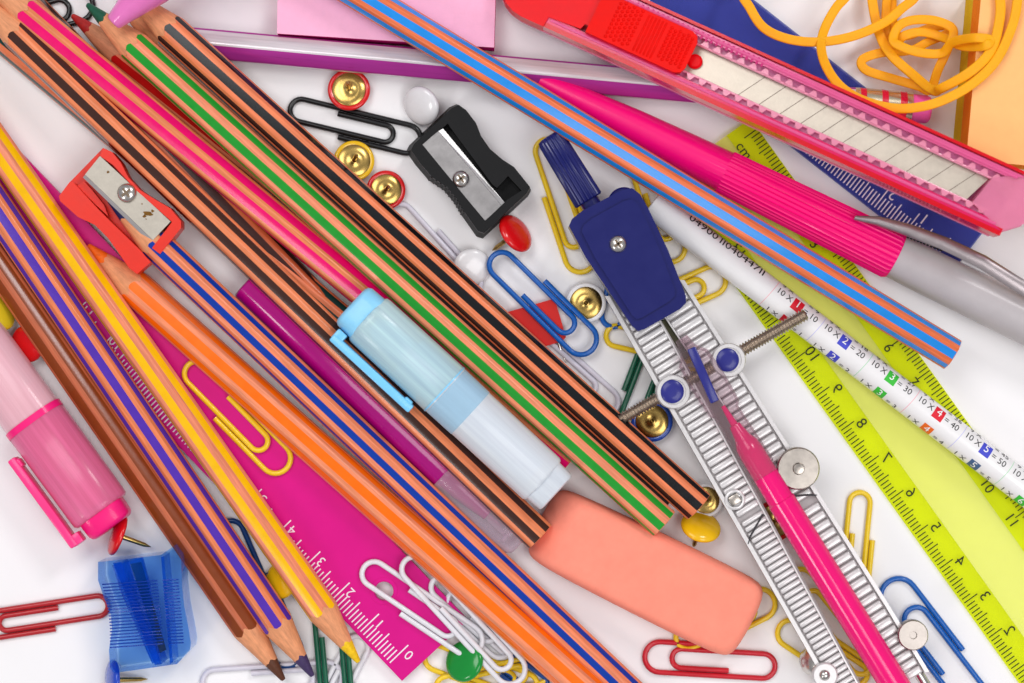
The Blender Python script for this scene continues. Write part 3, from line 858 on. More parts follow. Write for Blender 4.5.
def highlighter(label, e0, e1, z0, z1, wpx, hh, colors, seam, cap_end_len, tail, clipside, clip_rng, narrow_px):
    """e0: cap end, e1: tail end (pixels)"""
    A = P(e0[0], e0[1], z0); B = P(e1[0], e1[1], z1)
    u, sd, up = frame(A, B); L = (B-A).length; hw = mmz(wpx, z0)/2
    ang = math.atan2(u.y, u.x)
    t = thing('highlighter', label, 'highlighter', ((A.x+B.x)/2, (A.y+B.y)/2, min(z0, z1)-hh), HL)
    c_end, c_shell, c_shell2, c_core, c_clip, tint = colors
    shell = mat('hl_shell_%d_%d_%d' % c_shell, c_shell, rough=0.3, coat=0.3, var=0.28, vscale=520, stretch=(ang, 40), alpha=0.74, edge=0.2, tint=tint, bump=0.06)
    shell2 = mat('hl_shell2_%d_%d_%d' % c_shell2, c_shell2, rough=0.3, coat=0.3, var=0.16, vscale=520, stretch=(ang, 40), alpha=0.76, edge=0.2, tint=tint, bump=0.06)
    core = mat('hl_core_%d_%d_%d' % c_core, c_core, rough=0.6, var=0.28, vscale=420, stretch=(ang, 12))
    endm = mat('hl_end_%d_%d_%d' % c_end, c_end, rough=0.35, coat=0.2, var=0.06, vscale=300)
    r = min(hw, hh)*0.82
    nw = mmz(narrow_px, z0)/2
    cl = mmz(cap_end_len)
    def ring(d, k, w_=None): return rrect_ring(A+u*d, sd, up, (w_ or hw)*k, hh*k, r*k*0.99*((w_ or hw)/hw))
    # coloured end plug
    g = G(); loft(g, [rrect_ring(A+u*d, sd, up, nw*k, hh*0.82*k, r*0.6*k) for d, k in ((0, 0.82), (0.35, 0.93), (1.0, 1.0), (cl+0.5, 1.03))]); g.build('end_plug', endm, t, angle=50)
    ds = mmz(seam)
    g = G(); loft(g, [ring(cl, 0.9), ring(cl+0.5, 0.97), ring(cl+1.4, 0.985), (ring(ds-0.1, 1.0)), ring(ds, 0.985)]); g.build('cap', shell, t, angle=50)
    g = G(); loft(g, [ring(ds+0.0, 0.99), ring(ds+0.5, 0.99), ring(ds+0.51, 0.965), ring(L-tail, 0.95), ring(L-tail+0.6, 0.9)]+([rrect_ring(A+u*(L-tail+0.61), sd, up, nw*0.96, hh*0.8, r*0.5), rrect_ring(A+u*(L-0.3), sd, up, nw*0.94, hh*0.78, r*0.5), rrect_ring(A+u*L, sd, up, nw*0.88, hh*0.7, r*0.4)])); g.build('barrel', shell2, t, angle=50)
    if label.startswith('pale blue'):
        g = G(); loft(g, [ring(ds+0.55, 0.985), ring(ds+8.2, 0.975)], caps=False); g.build('cap_lip', mat('hl_lip', (186, 222, 244), rough=0.4, var=0.1, vscale=420, stretch=(ang, 30), alpha=0.5, tint=(226, 242, 250)), t, angle=50)
    # seam ring
    g = G(); loft(g, [ring(ds-0.12, 1.012), ring(ds+(0.28 if narrow_px > 48 else 1.5), 1.012)], caps=False); g.build('seam_ring', endm, t, angle=50)
    g = G(); lathe(g, [(cl+2, hh*0.28), (cl+5, hh*0.5), (ds*0.6, hh*0.55), (ds*0.62, hh*0.78), (ds+8, hh*0.8), (ds+8.1, hh*0.55), (L-tail-2, hh*0.55)], A, u, 24); g.build('ink_core', core, t, angle=50)
    # clip
    cm_ = mat('hl_clip_%d_%d_%d' % c_clip, c_clip, rough=0.3, coat=0.2, var=0.04)
    g = G(); c0, c1 = mmz(clip_rng[0]), mmz(clip_rng[1]); off = hw+1.9; s_ = sd*clipside
    zc = hh*0.35
    pth = [A+u*c0+s_*(hw*0.9)+up*zc, A+u*c0+s_*off+up*zc, A+u*(c1-3)+s_*(off+0.1)+up*zc, A+u*c1+s_*(off-0.2)+up*zc]
    mid = (pth[1]+pth[2])/2
    obox(g, (pth[1]+pth[3])/2, u, s_, up, (pth[3]-pth[1]).length, 2.0, 5.0, 0.4, 2)
    obox(g, A+u*(c0+1.2)+s_*(hw+0.7)+up*zc, u, s_, up, 2.6, 2.8, 4.6, 0.3, 2)
    obox(g, A+u*(c1-1.8)+s_*(off-1.0)+up*zc, u, s_, up, 2.2, 1.2, 4.4, 0.45, 3)
    g.build('pocket_clip', cm_, t, angle=40)
    return t
highlighter('pale blue capped highlighter lying on the pencil bundle', (352, 304), (556, 492), 14.6, 13.8, 58, 6.6,
            ((140, 208, 244), (204, 236, 253), (234, 239, 248), (130, 202, 244), (122, 204, 246), (206, 228, 244)), 122, 20, mmz(20), 1, (8, 112), 50)
highlighter('pink translucent highlighter with hot pink end at the left edge', (113, 527), (-66, 282), 6.9, 6.9, 62, 6.6,
            ((246, 20, 122), (252, 118, 164), (252, 196, 208), (250, 60, 132), (248, 60, 136), (252, 200, 214)), 128, 19, 4.0, -1, (6, 112), 47)

# ------------------------------------------------------------------ pens
def grip_pen():
    A = P(536, 78.5, 5.5); B = P(1100, 357, 8.5)
    u, sd, up = frame(A, B)
    L = (B-A).length
    t = thing('pen', 'fat magenta pen with ribbed grip, grey barrel and metal clip', 'pen', ((A.x+B.x)/2, (A.y+B.y)/2, 2.2))
    mg = plastic('hot_pink_rubber', (246, 0, 120), rough=0.36, coat=0.1, var=0.03)
    gr = plastic('grey_barrel_plastic', (184, 178, 180), rough=0.42, coat=0.15, var=0.04)
    dB = (P(896, 256, 7.5)-A).dot(u); dR = (P(724, 171, 6.5)-A).dot(u)
    # ribbed grip: radial modulation
    seg = 160; g = G(); vs = []; fs = []
    def rr(d):
        pts = [(0, 0.9), (1.0, 1.0), (1.05, 1.6), (4, 2.3), (12, 3.2), (25, 4.1), (40, 4.65), (dR, 4.85), (dB-1.0, 5.55), (dB, 5.35)]
        for i in range(len(pts)-1):
            if pts[i][0] <= d <= pts[i+1][0]:
                f = (d-pts[i][0])/(pts[i+1][0]-pts[i][0]); return pts[i][1]+(pts[i+1][1]-pts[i][1])*f
        return pts[-1][1]
    ds = [0, 1.0, 1.05, 2.5, 4, 8, 12, 18, 25, 32, 40, dR-0.01, dR+0.4, dR+10, dR+20, dB-1.0, dB]
    for d in ds:
        r0 = rr(d)
        for k in range(seg):
            a = 2*math.pi*k/seg
            m_ = 0.0
            if d > dR: m_ = 0.3 if (k % 5) == 0 else 0.0
            if d >= dB-0.01: m_ = 0.0
            r_ = r0+m_
            vs.append(A+u*d+sd*(math.cos(a)*r_)+up*(math.sin(a)*r_))
    for i in range(len(ds)-1):
        for k in range(seg):
            l = (k+1) % seg; fs.append([i*seg+k, i*seg+l, (i+1)*seg+l, (i+1)*seg+k])
    fs.append(list(range(seg))[::-1]); fs.append([(len(ds)-1)*seg+k for k in range(seg)])
    g.add(vs, fs); g.build('grip', mg, t, angle=50)
    g = G(); lathe(g, [(-1.2, 0.5), (-0.9, 0.9), (0.3, 1.0)], A, u, 16); g.build('tip', plastic('dark_magenta_tip', (150, 10, 90)), t)
    g = G(); lathe(g, [(dB-0.5, 4.6), (dB, 5.25), (dB+6, 5.4), (L, 5.5)], A, u, 56); g.build('barrel', gr, t, angle=50)
    # metal clip: an arched strip from near the grip, over the upper right side of the barrel
    cmt = mat('clip_dark_metal', (168, 158, 160), rough=0.34, metal=0.85, var=0.08)
    g = G()
    pts = [P(857, 213, 13.4), P(880, 216, 13.6), P(910, 225, 14.2), P(945, 238, 15), P(985, 257, 15.4), P(1024, 282, 15.2), P(1070, 310, 14.6)]
    vs = []; fs = []
    wd = [0.7, 1.5, 1.9, 2.0, 2.1, 2.2, 2.2]
    for i, p in enumerate(pts):
        for j, (a, zz) in enumerate(((-1, -0.7), (-1, 0.15), (-0.55, 0.55), (0.4, 0.6), (1, 0.1), (1, -0.7))):
            vs.append(p+sd*(a*wd[i]*0.75+1.2)+Z*zz)
    for i in range(len(pts)-1):
        for j in range(6):
            k = (j+1) % 6; fs.append([i*6+j, i*6+k, (i+1)*6+k, (i+1)*6+j])
    fs.append([0, 1, 2, 3, 4, 5]); fs.append([36+5-k for k in range(6)])
    g.add(vs, fs); co = g.build('clip', cmt, t, angle=60)
    g = G()
    for k in range(11):
        p = P(909+k*3.3, 235+k*1.3, 12.4); obox(g, p, u, sd, up, 0.6, 1.6, 0.6, 0.1, 1)
    g.build('clip_teeth', mat('clip_teeth_black', (26, 26, 30), rough=0.4, var=0.05), co)
    g = G(); obox(g, P(974, 265, 13.2), u, sd, up, 6.2, 1.6, 2.2, 0.2, 2); g.build('clip_block', gr, co)
grip_pen()

def magenta_pen():
    z = 4.6
    A = P(246, 284, z); B = P(520, 544, z)
    u, sd, up = frame(A, B); L = (B-A).length; r = 4.05
    t = thing('pen', 'dark magenta pen with clear cap between brown and blue striped pencils', 'pen', ((A.x+B.x)/2, (A.y+B.y)/2, 0.5))
    dC = (P(446, 478, z)-A).dot(u)
    m = plastic('deep_magenta_plastic', (172, 0, 122), rough=0.13, coat=0.4)
    g = G(); lathe(g, [(0, r*0.9), (0.4, r), (dC, r), (dC+0.5, r*0.9), (dC+8, r*0.62), (dC+13, r*0.42), (dC+13.1, 1.0), (dC+17, 0.45)], A, u, 40); g.build('barrel', m, t, angle=45)
    mc = mat('clear_plastic_cap', (236, 226, 234), rough=0.08, coat=0.4, var=0.02, alpha=0.2, tint=(244, 232, 240))
    g = G(); lathe(g, [(dC-1, r*1.02), (dC-0.9, r*1.08), (L-6, r*1.08), (L-1, r*0.95), (L, r*0.7)], A, u, 40, cap0=False); g.build('clear_cap', mc, t, angle=45)
    g = G(); lathe(g, [(dC+10, 1.5), (dC+19, 1.5), (dC+19.1, 2.6), (dC+20, 2.6)], A, u, 24); g.build('inner_tube', mat('cap_inner_tube', (240, 225, 235), rough=0.15, var=0.02, alpha=0.3, tint=(240, 220, 235)), t, angle=45)
magenta_pen()

def lilac_pen():
    A = P(113, 23, 17.0); B = P(235, -95, 18.5)
    u, sd, up = frame(A, B); L = (B-A).length
    t = thing('pen', 'glossy lilac pink pen end lying over the pencil tips', 'pen', (A.x, A.y, 13.5))
    g = G(); lathe(g, [(0, 1.5), (0.15, 1.8), (0.5, 2.0), (3, 2.6), (7, 3.6), (12, 4.9), (16, 5.6), (22, 5.9), (L, 6.0)], A, u, 48)
    g.build('barrel', plastic('lilac_plastic', (230, 120, 190), rough=0.18, coat=0.6), t, angle=45)
lilac_pen()

# ------------------------------------------------------------------ sticky note pads
PADS = 'sticky note pads'
def paper_side(name, col):
    m = mat(name, col, rough=0.8, coat=0, spec=0.2, var=0.0)
    return m
def pad(label, poly, z0, z1, ctop, cside, var=0.03):
    mt = mat('paper_%d_%d_%d' % ctop, ctop, rough=0.85, spec=0.15, var=var, vscale=500, bump=0.12, bscale=1800)
    # page edges: fine horizontal layers
    ms = bpy.data.materials.get('edges_%d_%d_%d' % cside)
    if ms is None:
        ms = mat('edges_%d_%d_%d' % cside, cside, rough=0.85, spec=0.15, var=0.14, vscale=2500, stretch=(0, 20))
    g = G(); pts = pxpoly(poly, z1); n = len(pts)
    area = sum(pts[i].x*pts[(i+1) % n].y-pts[(i+1) % n].x*pts[i].y for i in range(n))
    if area < 0: pts = pts[::-1]
    K = 10; vs = []; fs = []; mi = []
    c = sum(pts, V((0, 0, 0)))/n
    for k in range(K+1):
        zz = z0+(z1-z0)*k/K
        jit = V((random.uniform(-.12, .12), random.uniform(-.12, .12), 0)) if 0 < k < K else V((0, 0, 0))
        for p in pts: vs.append(V((p.x, p.y, zz))+jit)
    for k in range(K):
        for i in range(n):
            j = (i+1) % n; fs.append([k*n+i, k*n+j, (k+1)*n+j, (k+1)*n+i]); mi.append(1)
    fs.append([K*n+i for i in range(n)]); mi.append(0); fs.append(list(range(n))[::-1]); mi.append(1)
    g.add(vs, fs, mi); o = g.build('sticky_note_pad', [mt, ms], smooth=False)
    return tag(o, label, 'sticky notes', PADS)
pad('pink sticky note pad at the top edge behind the blue striped pencil', [(277, 33.5), (494, 47.5), (500, -150), (280, -165)], 0.1, 7.5, (248, 182, 212), (206, 20, 120))
pad('yellow note pad lowest in the stack at the upper right corner', [(973.5, -8), (960, 143), (962, 160), (1130, 176), (1150, -30)], 0.1, 9.4, (236, 206, 40), (226, 190, 24))
pad('pale orange note pad on top of the yellow pad at the upper right', [(981.5, -8), (967.5, 145), (968, 160), (1130, 175), (1150, -30)], 9.5, 19.0, (252, 192, 124), (252, 140, 14))

# ------------------------------------------------------------------ rubber bands
def smooth_path(pts, closed=True, n=10):
    out = []; m = len(pts)
    for i in range(m if closed else m-1):
        p0, p1, p2, p3 = (pts[(i-1) % m], pts[i], pts[(i+1) % m], pts[(i+2) % m]) if closed else (pts[max(0, i-1)], pts[i], pts[i+1], pts[min(m-1, i+2)])
        for k in range(n):
            t = k/n
            out.append(0.5*((2*p1)+(p2-p0)*t+(2*p0-5*p1+4*p2-p3)*t*t+(3*p1-p0-3*p2+p3)*t**3))
    if not closed: out.append(pts[-1])
    return out
def band(label, pts, wr=1.02):
    m = mat('yellow_rubber', (250, 172, 10), rough=0.5, coat=0.0, var=0.06, vscale=200, bump=0.05, sss=0.2)
    g = G(); tube(g, smooth_path([P(x, y, z) for x, y, z in pts]), wr*1.08, 16, closed=True, flat=0.5, sq=0.5)
    return tag(g.build('rubber_band', m, angle=40), label, 'rubber band', 'yellow rubber bands')
band('yellow rubber band looping in from the top left over the blue ruler', [(742, -12, 14), (750, 8, 14), (764, 28, 13), (788, 39, 12), (818, 42, 11), (850, 37, 10), (880, 25, 9), (900, 10, 8), (918, -12, 8), (900, -60, 8), (820, -80, 8), (760, -50, 12)])
band('big yellow rubber band crossing the cutter and the orange pad', [(850, -8, 8), (836, 8, 8), (825, 28, 9), (821, 46, 12), (826, 66, 15), (840, 86, 17.5), (862, 100, 19), (892, 108, 20), (920, 107, 20.5), (946, 99, 21), (972, 84, 21), (995, 62, 21), (1010, 32, 21), (1017, 2, 21), (1016, -40, 21), (960, -80, 21), (890, -60, 12)])
band('tangled yellow rubber band twisted beside the orange pad', [(872, -14, 5), (874, 12, 5), (881, 38, 6), (892, 56, 8), (912, 74, 10), (932, 90, 14), (942, 88, 18), (970, 72, 20.8), (990, 52, 20.6), (998, 28, 20.4), (1000, 0, 20.4), (990, -40, 20), (930, -50, 12), (880, -40, 6)], 1.05)
band('small knotted yellow rubber band in the middle of the tangle', [(905, 51, 5), (880, 53, 5), (862, 60, 5), (866, 70, 5), (890, 78, 5), (918, 86, 6), (930, 90, 8), (938, 70, 10), (948, 48, 11), (953, 30, 10), (936, 21, 9), (914, 20, 8), (899, 26, 8), (893, 40, 9), (902, 47, 10), (922, 53, 11), (942, 53, 12), (953, 42, 15), (975, 38, 20.6), (990, 40, 20.6), (984, 46, 20.9), (962, 46, 15), (944, 38, 8.5), (922, 32, 7), (904, 36, 7), (898, 44, 6)], 1.0)
band('thin yellow rubber band bunched behind the big one', [(888, -14, 3), (886, 10, 3), (886, 36, 3.5), (896, 50, 5.5), (912, 50, 7), (928, 42, 6), (946, 34, 6), (950, 26, 4), (930, 28, 4), (906, 36, 4), (894, 30, 2), (892, -14, 2), (890, -40, 2)], 0.95)

# ------------------------------------------------------------------ cutter knife
def cutter():
    zb, zt = 5.0, 13.9; SL = 0.125      # the right end rides up on the note pads
    A = P(505, -28.3, zt); B = P(1040, 216, zt+16.5)
    u = V((B.x-A.x, B.y-A.y, 0)).normalized(); n = V((-u.y, u.x, 0))      # n points to the upper right of the picture
    L = (B-A).dot(u); hw = mmz(70, zt+8)/2
    t = thing('utility_knife', 'translucent pink utility knife with red slider and snap-off blade', 'utility knife', ((A.x+B.x)/2, (A.y+B.y)/2, zb))
    def Q(s, w, z): p = A+u*s+n*w; return V((p.x, p.y, z))
    def loc(px, py):
        z = zt
        for _ in range(4): d = P(px, py, z)-A; z = zt+SL*d.dot(u)
        return d.dot(u), d.dot(n)
    PK = mat('cutter_pink_clear', (255, 110, 170), rough=0.1, coat=0.5, var=0.1, vscale=120, alpha=0.66, tint=(254, 238, 246), edge=0.45)
    PH = mat('cutter_pink_hot', (255, 44, 118), rough=0.1, coat=0.5, var=0.12, vscale=120, alpha=0.62, tint=(255, 226, 238), edge=0.35)
    PL = mat('cutter_pink_pale', (250, 150, 186), rough=0.18, coat=0.4, var=0.06, vscale=150, alpha=0.5, tint=(253, 240, 247), edge=0.3)
    RD = mat('cutter_red_edge', (246, 16, 40), rough=0.2, coat=0.4, var=0.04, alpha=0.62, tint=(255, 150, 160))
    RC = plastic('cutter_red_plastic', (232, 0, 16), spec=0.12, rough=0.36, coat=0.04, var=0.04)
    RS = plastic('cutter_slider_red', (236, 8, 0), rough=0.45, spec=0.12, coat=0.0, bump=0.1, bscale=1500)
    sB0 = loc(690, 62)[0]; sB1 = loc(984, 190)[0]
    # outline with rounded left end and chamfered right end
    def outline(m):
        pts = []
        for k in range(9):
            a = R(90+180*k/8); pts.append((hw*1.0+hw*0.98*math.cos(a)*1.05, (hw-m)*math.sin(a)))
        pts += [(L-7, -hw+m), (L-1.5, -hw+m+5), (L, hw-m-3), (L-1, hw-m)]
        return pts
    g = G(); prism(g, [Q(s, w, 0) for s, w in outline(0)], zb, zb+1.2, 0.4, 2); g.build('back_shell', PL, t, angle=40)
    # side rails: tall translucent walls and red bottom edges
    s0 = loc(546, 20)[0]
    for sg in (1, -1):
        g = G(); prism(g, [Q(s, w*sg, 0) for s, w in ((s0, hw-0.2), (L-6, hw-0.2), (L-6, hw-(0.9 if sg > 0 else 1.9)), (s0, hw-(0.9 if sg > 0 else 1.9)))], zb+1.2, zt-0.4, 0.35, 2)
        g.build('side_wall', RD, t, angle=40)
        g = G(); prism(g, [Q(s, w*sg, 0) for s, w in ((s0, hw-1.3), (L-6, hw-1.3), (sB1+3, 5.0), (s0, 5.0))], zt-2.2, zt-0.3, 0.6, 3)
        g.build('front_rail', PH if sg < 0 else PK, t, angle=40)
        # long groove ridge
        g = G(); tube(g, [Q(s0+1, sg*(hw-2.2), zt-0.25), Q(L-8, sg*(hw-2.2), zt-0.25)], 0.35, 8); g.build('rail_ridge', PK, t)
    # frame round the blade slot with scalloped teeth
    for sg in (1, -1):
        g = G(); pts = []; K = 26; st = (sB1-sB0+6)/K
        for k in range(K):
            b = sB0-3+k*st
            for f, w in ((0.0, 4.3), (0.22, 4.0), (0.5, 5.0), (0.78, 4.0)):
                pts.append((b+f*st, w+0.0))
        inner = [(sB1+3, 3.35), (sB0-3, 3.35)]
        for k in range(K):      # each tooth a small bevelled wedge
            b = sB0-3+k*st
            prism(g, [Q(s, w*sg, 0) for s, w in ((b+0.15*st, 3.5), (b+0.85*st, 3.5), (b+0.62*st, 4.75), (b+0.38*st, 4.75))], zt-2.6, zt-1.0, 0.22, 2)
        obox(g, Q((sB0+sB1)/2, sg*3.45, zt-2.0), u, n, Z, sB1-sB0+6, 0.55, 1.2, 0.2, 2)
        gb = G(); obox(gb, Q((sB0+sB1)/2, sg*4.3, zt-3.1), u, n, Z, sB1-sB0+7, 1.9, 0.5, 0.1, 1)  # backing strip added so gaps between the teeth show lilac instead of dark
        gb.build('tooth_backing', mat('cutter_backing_lilac', (236, 140, 196), rough=0.25, coat=0.4, var=0.1, alpha=0.85, tint=(250, 220, 240)), t)
        g.build('ratchet_teeth', mat('cutter_tooth_pink', (255, 160, 190), rough=0.1, coat=0.7, var=0.05, alpha=0.72, tint=(254, 232, 240)), t, angle=40)
    # nose
    g = G(); prism(g, [Q(s, w, 0) for s, w in ((sB1+0.6, 3.4), (sB1+3, 5.0), (L-6.3, hw-1.4), (L-1.4, hw-1.6), (L-0.4, hw-3.4), (L-1.9, -hw+5.2), (L-7.2, -hw+0.6), (L-8, -hw+1.5), (sB1+3, -5.0), (sB1-1, -3.4))], zb+1.3, zt-0.8, 0.5, 3)
    g.build('nose', PL, t, angle=40)
    # blade
    g = G()
    tip = [(sB0-30, 3.3), (sB1+0.4, 3.3), (sB1-2.2, -3.3), (sB0-30, -3.3)]
    prism(g, [Q(s, w, 0) for s, w in tip], zt-4.4, zt-3.7, 0.05, 1)
    bl = g.build('blade', mat('cutter_blade_steel', (196, 186, 172), rough=0.36, metal=0.7, var=0.08, vscale=300, bump=0.1, bscale=2500), t, angle=30)
    g = G(); s = loc(738, 95)[0]
    sl = mat('score_line_dark', (120, 108, 98), rough=0.5, metal=0.6, var=0.1)
    while s < sB1-2:
        a = Q(s, -3.25, zt-3.66); b = Q(s+3.9, 3.25, zt-3.66); w = u*0.09
        quad(g, a-w, a+w, b+w, b-w); s += 5.18
    g.build('score_lines', sl, bl, smooth=False)
    # red end cap
    g = G()
    sE = loc(606, 34)[0]
    co = [(hw+hw*1.02*math.cos(R(90+180*k/10)), (hw-0.1)*math.sin(R(90+180*k/10))) for k in range(11)]
    prism(g, [Q(s_, w, 0) for s_, w in co+[(s0, -hw+0.1), (s0+0.3, -hw+2.6), (s0+8, -hw+3.2), (s0+8.5, -hw+4.6), (sE, -hw+4.6), (sE+4, 5.0), (s0+3, 5.6), (s0, hw-0.1)]], zb+0.4, zt+0.25, 0.9, 3)
    g.build('end_cap', RC, t, angle=40)
    # slider with grip dots and ridges
    s1 = loc(692, 54)[0]; s2 = loc(611, 19)[0]
    sw = 5.1
    g = G(); prism(g, [Q(s_, w, 0) for s_, w in ((s2-4, -sw), (s1-2, -sw), (s1-0.6, -sw+0.6), (s1, -sw+2), (s1, sw-2), (s1-0.6, sw-0.6), (s1-2, sw), (s2-4, sw))], zt-3.0, zt+1.9, 0.7, 3)
    g.build('slider', RS, t, angle=40)
    g = G()
    def dot(s_, w): lathe(g, [(0, 0.42), (0.25, 0.36), (0.38, 0.15)], Q(s_, w, zt+1.88), Z, 8)
    span = s1-s2
    rows = 9
    for i in range(6):
        for j in range(rows):
            w = (j-(rows-1)/2)*1.02
            dot(s2+0.6+i*1.05, w+(0.5 if i % 2 else 0)); dot(s1-1.4-i*1.05, w*0.86+(0.4 if i % 2 else 0))
    s_ = s2+7.6
    while s_ < s1-8: obox(g, Q(s_, 0, zt+1.95), u, n, Z, 0.42, sw*1.75, 0.35, 0.1, 1); s_ += 0.85
    g.build('slider_grip', RS, t, angle=50)
    g = G(); lathe(g, [(0, 1.75), (0.8, 1.7), (1.2, 1.2)], Q(s1+1.4, -0.2, zt-3.7), Z, 20); g.build('locking_stud', RC, t)
    # small embossed grooves on the upper rail
    g = G(); s_ = loc(640, 0)[0]
    while s_ < loc(770, 60)[0]: obox(g, Q(s_, hw-2.5-0.0, zt-0.25), u, n, Z, 0.5, 1.7, 0.2, 0.05, 1); s_ += 1.25
    g.build('rail_grooves', mat('cutter_groove', (196, 20, 110), rough=0.3, var=0.05), t)
    for o in [t]+list(t.children_recursive):      # tilt the whole knife
        if o.type != 'MESH': continue
        off = V(o['_o'])
        for v in o.data.vertices:
            sp = (v.co/MM+off-A).dot(u); v.co.z += SL*sp*MM
        o.data.update()
cutter()

# ------------------------------------------------------------------ drawing compass
def compass():
    t = thing('drawing_compass', 'silver drawing compass with dark blue head, screw wheel and pink pen', 'compass', P(720, 400, 5))
    SV = mat('silver_paint', (212, 209, 209), rough=0.32, metal=0.3, coat=0.2, var=0.05, vscale=500)
    SVd = mat('silver_recess_shade', (168, 163, 163), rough=0.5, metal=0.1, var=0.1, vscale=500)  # darker silver: shade of the rib gaps put into the colour
    NB = plastic('navy_plastic', (24, 28, 98), rough=0.22, coat=0.3, var=0.05, bump=0.05, bscale=600)
    zl0, zl1 = 7.6, 11.0
    def lo(y): return 602+.571*(y-291)
    def li(y): return 742+.545*(y-470)
    def ro(y): return 678+.631*(y-270) if y < 600 else 678+.631*330+(y-600)*.60
    def ri(y): return 673+(y-330)*.668
    def ribs(g, fa, fb, y0, y1, step, z, skips=()):
        # ribs run square to the leg; y measured at the outer edge
        y = y0
        while y < y1:
            if not any(a < y < b for a, b in skips):
                pa = V((fa(y), y, 0)); d = V((0.85, -0.53, 0)) if fa(y) < fb(y) else V((-0.85, 0.53, 0))
                # march to the other edge
                lo_, hi_ = 0.0, 90.0
                for _ in range(18):
                    m_ = (lo_+hi_)/2; q = pa+d*m_
                    inside = (q.x < fb(q.y)) if fa(y) < fb(y) else (q.x > fb(q.y))
                    if inside: lo_ = m_
                    else: hi_ = m_
                l = lo_
                a = P(*(pa+d*5.4)[:2], z); b = P(*(pa+d*(l-1.2))[:2], z)
                if l > 12:
                    uu = (b-a).normalized(); vv = V((-uu.y, uu.x, 0))
                    obox(g, (a+b)/2, uu, vv, Z, (b-a).length, mmz(step*0.82), 1.4, 0.45, 3)
            y += step*0.85
    def leg(name, fo, fi, y0, y1, step_, split, endtaper):
        g = G()
        n = 7; ys = [y0+(y1-y0)*k/(n-1) for k in range(n)]
        poly = [(fo(y), y) for y in ys]+[(fi(y), y-4 if y > y0 else y) for y in ys[::-1]]
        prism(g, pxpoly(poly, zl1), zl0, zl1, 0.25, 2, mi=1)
        rim = [(fo(y), y) for y in ys]+[(fo(y)+(4.6 if fo is lo else -4.6), y) for y in ys[::-1]]
        prism(g, pxpoly(rim, zl1+1.3), zl1-0.2, zl1+1.3, 0.35, 2)
        inr = [(fi(y)+(-1.8 if fo is lo else 1.8), y) for y in ys]+[(fi(y), y) for y in ys[::-1]]
        prism(g, pxpoly(inr, zl1+0.9), zl1-0.2, zl1+0.9, 0.2, 2)
        for a, b, st, sk in step_: ribs(g, fo, fi, a, b, st, zl1+0.25, sk)
        return g.build(name, [SV, SVd], t, angle=38)
    leg('leg', lo, li, 296, 700, [(318, 522, 8.4, ()), (528, 700, 6.6, ())], None, 0)
    leg('leg', ro, ri, 280, 672, [(284, 492, 9.2, ()), (502, 668, 9.6, ())], None, 0)
    # seams across the legs
    dk = mat('joint_dark', (58, 56, 60), rough=0.5, var=0.1)
    for pts in ([(748, 544), (750, 537), (763, 514)], [(793, 496), (806, 495), (817, 495)]):
        g = G(); tube(g, [P(x, y, zl1+1.15) for x, y in pts], 0.22, 6); g.build('joint_seam', dk, t)
    # bridge under the head
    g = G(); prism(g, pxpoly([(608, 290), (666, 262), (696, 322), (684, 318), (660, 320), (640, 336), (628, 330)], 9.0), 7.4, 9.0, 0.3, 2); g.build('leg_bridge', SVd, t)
    # head
    hp = [(569, 226), (572, 219), (582, 211), (622, 190), (632, 188), (640, 194), (648, 208), (668, 250), (686, 296), (686, 303), (680, 309), (645, 329), (638, 331), (632, 326), (608, 290), (586, 258)]
    g = G(); prism(g, pxpoly(hp, 16.5), 7.0, 16.5, 1.3, 4); hd = g.build('head', NB, t, angle=40)
    c = (sum(x for x, y in hp)/len(hp), sum(y for x, y in hp)/len(hp))
    hi = [(c[0]+(x-c[0])*0.80, c[1]+(y-c[1])*0.84) for x, y in hp]
    g = G(); prism(g, pxpoly(hi, 17.2), 16.3, 17.2, 0.18, 2); g.build('raised_panel', NB, hd, angle=40)
    screw_head(t, P(618, 244, 17.15), 2.0, name='head_screw')
    g = G(); lathe(g, [(0, 3.8), (5.5, 3.8), (6.0, 3.4)], P(623, 205, 8.0), Z, 40); g.build('hinge_disc', NB, t)
    # ridged handle
    a = P(597, 214, 11.5); b = P(549, 136, 11.5); u, sd, up = frame(a, b); L = (b-a).length
    g = G(); lathe(g, [(0, 2.3), (3.9, 2.3), (4.0, 2.9)], a, u, 24); g.build('handle_collar', NB, t)
    g = G(); vs = []; fs = []; seg = 160
    ds = [3.6, 3.9, L-1.2, L-0.3, L]
    rs = [2.8, 3.1, 2.85, 2.6, 2.1]
    for d, r in zip(ds, rs):
        for k in range(seg):
            q = r+(0.0 if d == L else 0.42*(0.5+0.5*math.cos(20*2*math.pi*k/seg)))
            an = 2*math.pi*k/seg; vs.append(a+u*d+sd*(math.cos(an)*q)+up*(math.sin(an)*q))
    for i in range(len(ds)-1):
        for k in range(seg):
            l = (k+1) % seg; fs.append([i*seg+k, i*seg+l, (i+1)*seg+l, (i+1)*seg+k])
    fs.append(list(range(seg))[::-1]); fs.append([(len(ds)-1)*seg+k for k in range(seg)])
    g.add(vs, fs); g.build('handle', NB, t, angle=70)
    # threaded spindle
    zs = 11.6
    a = P(618, 421, zs-0.6); b = P(806, 314, zs); u, sd, up = frame(a, b); L = (b-a).length
    MT = mat('spindle_metal', (196, 184, 172), rough=0.36, metal=1.0, var=0.15, vscale=700)
    g = G(); pr = [(0, 1.0)]; d = 0.2
    while d < L-0.8: pr += [(d, 1.1), (d+0.36, 1.58), (d+0.72, 1.1)]; d += 0.74
    pr += [(L, 1.0)]
    lathe(g, pr, a, u, 20); g.build('threaded_spindle', MT, t, angle=30)
